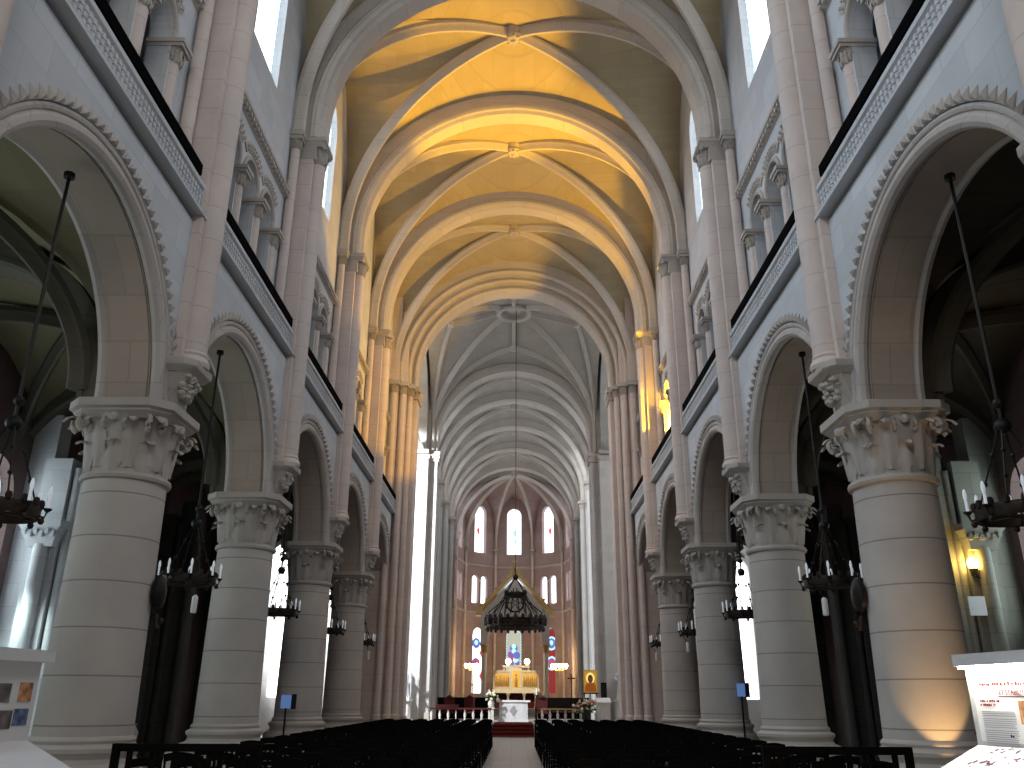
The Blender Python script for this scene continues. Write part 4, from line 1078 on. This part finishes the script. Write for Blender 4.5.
t = empty('credence_table', (-3.3,45.3,.43), 'small table with maroon cloth left of the altar rail', 'table')
b = MB(); b.box(-.55,.55,-.3,.3,.80,.84); obj('tabletop', b, M_wood, t, False)
b = MB(); b.box(-.57,.57,-.32,.32,.842,.856); b.box(-.57,.57,-.325,-.315,.62,.85); obj('cloth', b, M_darkcloth, t, False)
for sx in (-1,1):
    for sy in (-1,1): b = MB(); b.box(sx*.5-.03,sx*.5+.03,sy*.25-.03,sy*.25+.03,0,.8); obj('leg', b, M_wood, t, False)

# ------------------------------------------------------------------ statues at the far crossing piers
def statue(side, lab, plab):
    x, y = side*5.60, 45.85
    t = empty('pedestal', (x,y,0), plab, 'pedestal')
    b = MB(); b.prism(octagon(.48,.14), .43, .60); b.prism(octagon(.38,.1), .60, 1.45, octagon(.36,.1)); b.prism(octagon(.46,.12), 1.45, 1.58); obj('block', b, M_pale, t, False)
    t['label'] = plab
    s = empty('statue', (x,y,1.58), lab, 'statue')
    b = MB(); rnd = random.Random(4); n = 20; loops = []
    for rx, ry, z in ((.28,.24,0),(.26,.22,.10),(.22,.18,.45),(.19,.15,.80),(.21,.15,1.02),(.24,.15,1.22),(.20,.12,1.34),(.085,.08,1.40),(.065,.07,1.46),(.08,.09,1.50),(.10,.115,1.58),(.095,.11,1.66),(.06,.07,1.73),(.01,.01,1.755)):
        fold = .16*max(0,1-z/1.0)
        loops.append([(rx*cos(2*pi*i/n)*(1+fold*(.5 if i%2 else -.5)), ry*sin(2*pi*i/n)*(1+fold*(.5 if i%2 else -.5)), z) for i in range(n)])
    b.loft(loops)
    b.tube([(-.22,0,1.27),(-.31,-.05,1.02),(-.24,-.22,.92),(-.14,-.30,1.0)], [.075,.062,.05,.035], 8)
    b.tube([(.22,0,1.27),(.34,-.06,1.05),(.36,-.24,1.18),(.36,-.30,1.26)], [.075,.062,.05,.035], 8)
    b.ball((0,-.115,1.58), .022, 6, 4); obj('figure', b, M_plaster, s)
    b = MB(); b.tube([(.37,-.32,.05),(.37,-.30,1.26),(.37,-.29,2.05)], .02, 6); b.add([(.37,-.29,1.62),(.37,-.29,2.0),(.12,-.26,1.92),(.1,-.27,1.66)], [(0,1,2,3)]); obj('banner', b, M_plaster, s, False)
statue(-1, 'white statue with a banner before the sunlit left crossing pier', 'pale octagonal pedestal under the left crossing pier statue')
statue(1, 'pale statue with a banner before the right crossing pier', 'pale octagonal pedestal under the right crossing pier statue')

# ------------------------------------------------------------------ exhibition stands
def text_mesh(name, body, size, mat, parent, loc, rot):
    cu = bpy.data.curves.new('t', 'FONT'); cu.body = body; cu.size = size; cu.extrude = .001
    o = bpy.data.objects.new('t', cu); COL.objects.link(o); bpy.context.view_layer.update()
    me = bpy.data.meshes.new_from_object(o.evaluated_get(bpy.context.evaluated_depsgraph_get()))
    bpy.data.objects.remove(o); me.materials.clear(); me.materials.append(mat)
    q = bpy.data.objects.new(name, me); COL.objects.link(q); q.parent = parent; q.location = loc; q.rotation_euler = rot
    return q
M_whitestand = plain('matt white stand', (.62,.62,.64), .6)
def stand(side, lit):
    """local: board in the x-z plane facing -y, its far end at x=0, running to x=-2 (towards the camera on the right side)"""
    lab = 'brightly lit white exhibition stand with text panel and lavender picture, right' if lit else 'unlit white exhibition stand with four photographs, left'
    t = empty('exhibition_stand', (side*3.66,7.0,0), lab, 'exhibition stand')
    # board runs from the far end towards the camera: world direction (side*.16,-.987); it faces the nave axis
    sg = side
    L = 2.0
    t.rotation_euler = (0,0, math.atan2(-.987*sg, .163) if sg > 0 else math.atan2(.987, .163))
    # along +x from far end (right) / from near end (left): keep x in [X0,X1]
    X0, X1 = (0, L) if sg > 0 else (-L, 0)
    far = 0
    b = MB(); b.box(X0,X1,0,.05,0,1.86); obj('board', b, M_whitestand, t, False)
    b = MB(); b.box(X0-.04,X1+.05,-.07,.08,1.85,1.94); obj('cap', b, M_whitestand, t, False)
    b = MB(); b.loft([[(x,y,z) for y,z in ((0,1.23),(0,1.28),(-.75,.94),(-.75,.89))] for x in (X0,X1)]); dk = obj('sloping_desk', b, M_whitestand, t, False)
    b = MB(); b.box(X0+.02,X1-.02,-.70,-.66,0,.90); b.box(X0+.02,X0+.06,-.70,0,0,.90); b.box(X1-.06,X1-.02,-.70,0,0,.90); obj('plinth', b, M_whitestand, t, False)
    u = lambda d: d if sg > 0 else -d          # distance from the far end
    def card(name, d0, d1, z0, z1, mat, par=None, y=-.006):
        m = MB(); a, c = sorted((u(d0),u(d1))); m.box(a,c,y,.001,z0,z1); return obj(name, m, mat, par or t, False)
    if lit:
        p = card('text_panel', .06,1.9,1.31,1.80, M_white)
        def strokes(name, x0, x1, z0, h, seed):
            m = MB(); r = random.Random(seed); x = x0
            while x < x1:
                w = r.uniform(.008,.022); m.box(x, min(x1,x+w), -.008, 0, z0+r.uniform(0,.25)*h, z0+h*r.uniform(.7,1)); x += w+r.choice((.005,.006,.018))
            obj(name, m, M_red, p, False)
        strokes('small_heading', .14, .62, 1.702, .030, 1)
        strokes('subheading', .12, .34, 1.588, .018, 2); strokes('subheading', .12, .28, 1.560, .018, 3)
        card('heading_box', .33,.72,1.625,1.69, M_red, p, -.0075); card('heading_ground', .335,.715,1.630,1.685, M_white, p, -.0085)
        text_mesh('heading', 'ET STABILITE', .050, M_red, t, (.345,-.0098,1.640), (pi/2,0,0))
        b = MB(); rnd = random.Random(5); z = 1.52
        for k in range(15):
            if k in (3,8): z -= .008
            b.box(.12,.12+.36*rnd.uniform(.9,1),-.0075,.0,z,z+.005); z -= .0145
        obj('text_lines', b, M_text, p, False)
        card('photograph', .52,.80,1.44,1.60, M_photo, p, -.008)
        b = MB()
        for k in range(170):
            x = .95+rnd.gauss(0,.26); z = 1.37+rnd.gauss(0,.03)+.05*cos((x-.95)*4)
            if abs(x-.95) > .42 and rnd.random() < .6: continue
            s = rnd.uniform(.006,.018)
            b.add([(x-s,-.009,z),(x,-.009,z-s),(x+s,-.009,z),(x,-.009,z+s)], [(0,1,2,3)])
        obj('lavender_print', b, M_purple, p, False)
        b = MB()
        for k in range(260):
            x = rnd.uniform(.2,1.9); d = rnd.uniform(.0,.5)
            if d > .02+.35*abs(sin(x*3.1))+.1: continue
            s = rnd.uniform(.010,.032); y = -d; z = 1.28-d*.4533+.004; a = rnd.uniform(0,3)
            b.add([(x+s*cos(a+q*pi/2),y+s*sin(a+q*pi/2),z-s*sin(a+q*pi/2)*-.4533) for q in range(4)], [(0,1,2,3)])
        obj('flower_print', b, M_purple, dk, False)
        b = MB(); b.box(.0,L-.02,-.06,-.02,1.832,1.85); obj('lamp_strip', b, emit('stand lamp',(1,.92,.74),170), t, False)
    else:
        for d0, d1, z0, z1, m in ((.06,.20,1.56,1.70,M_photo),(.29,.42,1.555,1.69,M_darkphoto),(.06,.21,1.39,1.51,M_bluephoto),(.23,.39,1.37,1.50,M_darkphoto)):
            card('photograph', d0, d1, z0, z1, m)
    return t
st = stand(1, True); stand(-1, False)

# small fittings
def disc(side, lab):
    t = empty('wall_disc', (side*5.07,12.42,3.02), lab, 'plaque')
    b = MB(); b.lathe([(.19,-.05),(.22,-.03),(.22,.03),(.15,.06),(.10,.08),(0,.09)], seg=24); b.v = [(-side*z, x*.9, y*1.05) for x,y,z in b.v]; obj('disc', b, M_iron, t)
    b = MB(); b.tube([(0,0,-.3),(-side*.03,.02,-.5)], .03, 6); b.tube([(side*.05,0,-.45),(-side*.10,.02,-.42)], .02, 6); b.ball((-side*.08,.02,-.40), .045, 8, 5); obj('candle_bracket', b, M_bronze, t)
disc(-1, 'round dark bronze disc fixed to the nearest left column')
disc(1, 'round dark bronze disc fixed to the nearest right column')
def sign(x, y, z, w, lab):
    t = empty('blue_panel', (x,y,0), lab, 'sign')
    b = MB(); b.box(-w,w,0,.05,z-.16,z+.16); obj('panel', b, M_bluesign, t, False)
    b = MB(); b.box(-.02,.02,.01,.05,0,z-.16); b.lathe([(.2,0),(.2,.03),(.03,.05)], 0, .03, 12); b.box(w,w+.12,0,.06,z-.18,z+.18); obj('post', b, M_iron, t, False)
sign(-5.72,22.75,1.50,.13,'small glowing blue sign on a post before the third left column')
sign(6.02,23.3,1.83,.10,'small glowing blue panel standing in for blue light on the third right column')  # blue reflection on the column, built as an added glowing panel
t = empty('wall_sconce', (9.9,17.7,4.22), 'amber glowing wall sconce on the right aisle pier', 'sconce')
b = MB(); b.lathe([(.06,-.2),(.09,-.05),(.03,-.02)], -.25, 0, 10); b.tube([(.0,.05,-.2),(-.15,0,-.24),(-.25,0,-.18)], .02, 6); obj('arm', b, M_bronze, t)
b = MB(); b.ball((-.25,0,.06), .10, 12, 8, (1,1,1.2)); obj('bulb', b, M_sconce, t)
t = empty('notice_plate', (9.5,17.55,3.4), 'small white notice plate on the right aisle pier', 'notice')
b = MB(); b.box(-.17,.17,-.03,0,-.19,.19); obj('plate', b, M_white, t, False)
t = empty('flower_urn', (-9.15,21.5,0), 'pale urn on the floor deep in the left aisle', 'urn')
b = MB(); b.lathe([(.2,0),(.22,.08),(.1,.2),(.24,.5),(.28,.8),(.2,.95),(.24,1.0)], seg=16); obj('body', b, M_pale, t)

# floodlights on the right gallery, aimed at the vault, and one added for a capital
from mathutils import Vector
def flood(loc, tgt, w, size, lab, blend=.25):
    d = (Vector(tgt)-Vector(loc)).normalized()
    t = empty('floodlight', loc, lab, 'floodlight')
    b = MB(); b.lathe([(.05,-.22),(.10,-.16),(.12,0),(.13,.02),(.10,.02)], seg=14)
    q = d.to_track_quat('Z','Y'); b.v = [tuple(q @ Vector(v)) for v in b.v]; obj('housing', b, M_iron, t)
    b = MB(); b.tube([(0,0,-.05),(.06,0,-.50)], .02, 5); b.box(-.02,.14,-.08,.08,-.90,-.50); obj('bracket', b, M_iron, t)
    l = bpy.data.lights.new('flood beam', 'SPOT'); l.energy = w; l.color = (1,.51,.012); l.spot_size = radians(size); l.spot_blend = blend; l.shadow_soft_size = .06
    o = bpy.data.objects.new('flood_beam', l); COL.objects.link(o); o.location = Vector(loc)+d*.06; o.rotation_euler = d.to_track_quat('-Z','Y').to_euler()
FL = 8500
flood((5.86,25.94,10.5),(.2,23.3,21.5),FL*1.2,42,'black floodlight in a right gallery opening aimed back up at the vault',.3)
flood((5.88,28.4,10.5),(-3.0,31.0,19.9),FL*.6,100,'black floodlight in a right gallery opening aimed forward at the crossing arch',.15)
flood((5.36,28.55,9.98),(4.92,29.95,15.2),900,40,'added small black floodlight on the right gallery ledge brightening the nearby shaft capital',.7)  # extra lamp, added only to brighten this capital
def light(kind, loc, col, w, size=.1, tgt=None, ang=60, blend=.3):
    l = bpy.data.lights.new('lamp light', kind); l.energy = w; l.color = col
    if kind in ('POINT','SPOT'): l.shadow_soft_size = size
    o = bpy.data.objects.new('lamp_light', l); COL.objects.link(o); o.location = loc
    if tgt:
        l.spot_size = radians(ang); l.spot_blend = blend; o.rotation_euler = (Vector(tgt)-Vector(loc)).to_track_quat('-Z','Y').to_euler()
t = empty('floor_uplight', (5.45,10.96,0), 'small black uplight on the floor at the foot of the nearest right column', 'uplight')
b = MB(); b.lathe([(.09,0),(.09,.06),(.03,.08),(.03,.30)], seg=10); b.lathe([(.05,.28),(.08,.34),(.08,.46),(.065,.46)], seg=12); obj('housing', b, M_iron, t)
light('SPOT', (5.45,10.98,.50), (1,.58,.22), 105, .03, (5.55,11.68,1.95), 50, .35)
light('POINT', (9.45,17.6,4.30), (1,.62,.16), 13, .1)
light('SPOT', (.1,64.5,6.4), (1,.78,.42), 1500, .1, (.2,68.6,2.6), 40)
for xx in (-3.25,3.65): light('POINT', (xx,70.35,4.2), (1,.60,.24), 130, .25)
# ------------------------------------------------------------------ camera
cam = bpy.data.cameras.new('camera'); co = bpy.data.objects.new('camera', cam); COL.objects.link(co)
cam.sensor_fit = 'HORIZONTAL'; cam.sensor_width = 36; cam.lens = 836.483/1024*36; cam.clip_start = .05; cam.clip_end = 300
from mathutils import Matrix
tilt, yaw, roll = .3595, -.0047, .0045
# yaw about z, then pitch, then roll about the view axis
co.matrix_world = Matrix.Translation((.0996,0,1.6)) @ Matrix.Rotation(-yaw,4,'Z') @ Matrix.Rotation(pi/2+tilt,4,'X') @ Matrix.Rotation(roll,4,'Z')
scene.camera = co

# ------------------------------------------------------------------ lights and view
DL, DR, DW, DTL, DTR = 850, 320, 900, 24000, 900
w = bpy.data.worlds.new('dim sky'); scene.world = w; w.use_nodes = True
w.node_tree.nodes['Background'].inputs[0].default_value = (.6,.7,1,1); w.node_tree.nodes['Background'].inputs[1].default_value = .02
from mathutils import Vector as Vec
def daylight(loc, tgt, col, w, ang=125, size=.6, blend=.7):
    """sky light falling inwards and down through one window"""
    l = bpy.data.lights.new('window daylight', 'SPOT'); l.energy = w; l.color = col; l.spot_size = radians(ang); l.spot_blend = blend; l.shadow_soft_size = size
    o = bpy.data.objects.new('window_daylight', l); COL.objects.link(o); o.location = loc
    o.rotation_euler = (Vec(tgt)-Vec(loc)).to_track_quat('-Z','Y').to_euler()
for i in range(0, 6):
    yc = (P[i]+P[i+1])/2
    daylight((-5.15,yc,17.0), (5.6,yc,6.0), (.68,.84,1), DL, 112)
    daylight((5.15,yc,17.0), (-5.6,yc,6.0), (.74,.86,1), DR, 112)
daylight((-10.3,16.9,3.9), (-9.35,18.0,.9), (.80,1,.98), 300, 75, .3)
daylight((0,YW0+.75,13.0), (0,20,4.0), (1,.93,.85), DW, 110, 1.5)
daylight((-10.6,YA+1.3,13.0), (-8.0,YB-1,9.6), (.92,.97,1), DTL, 78, .4, .15)
daylight((10.6,YA+1.3,13.0), (5.2,YB-1,8.5), (.95,.97,.95), DTR, 80, .6, .5)
vs = scene.view_settings; scene.display_settings.display_device = 'sRGB'
vs.view_transform = 'Standard'; vs.look = 'None'; vs.exposure = 0; vs.gamma = 1; vs.use_curve_mapping = False
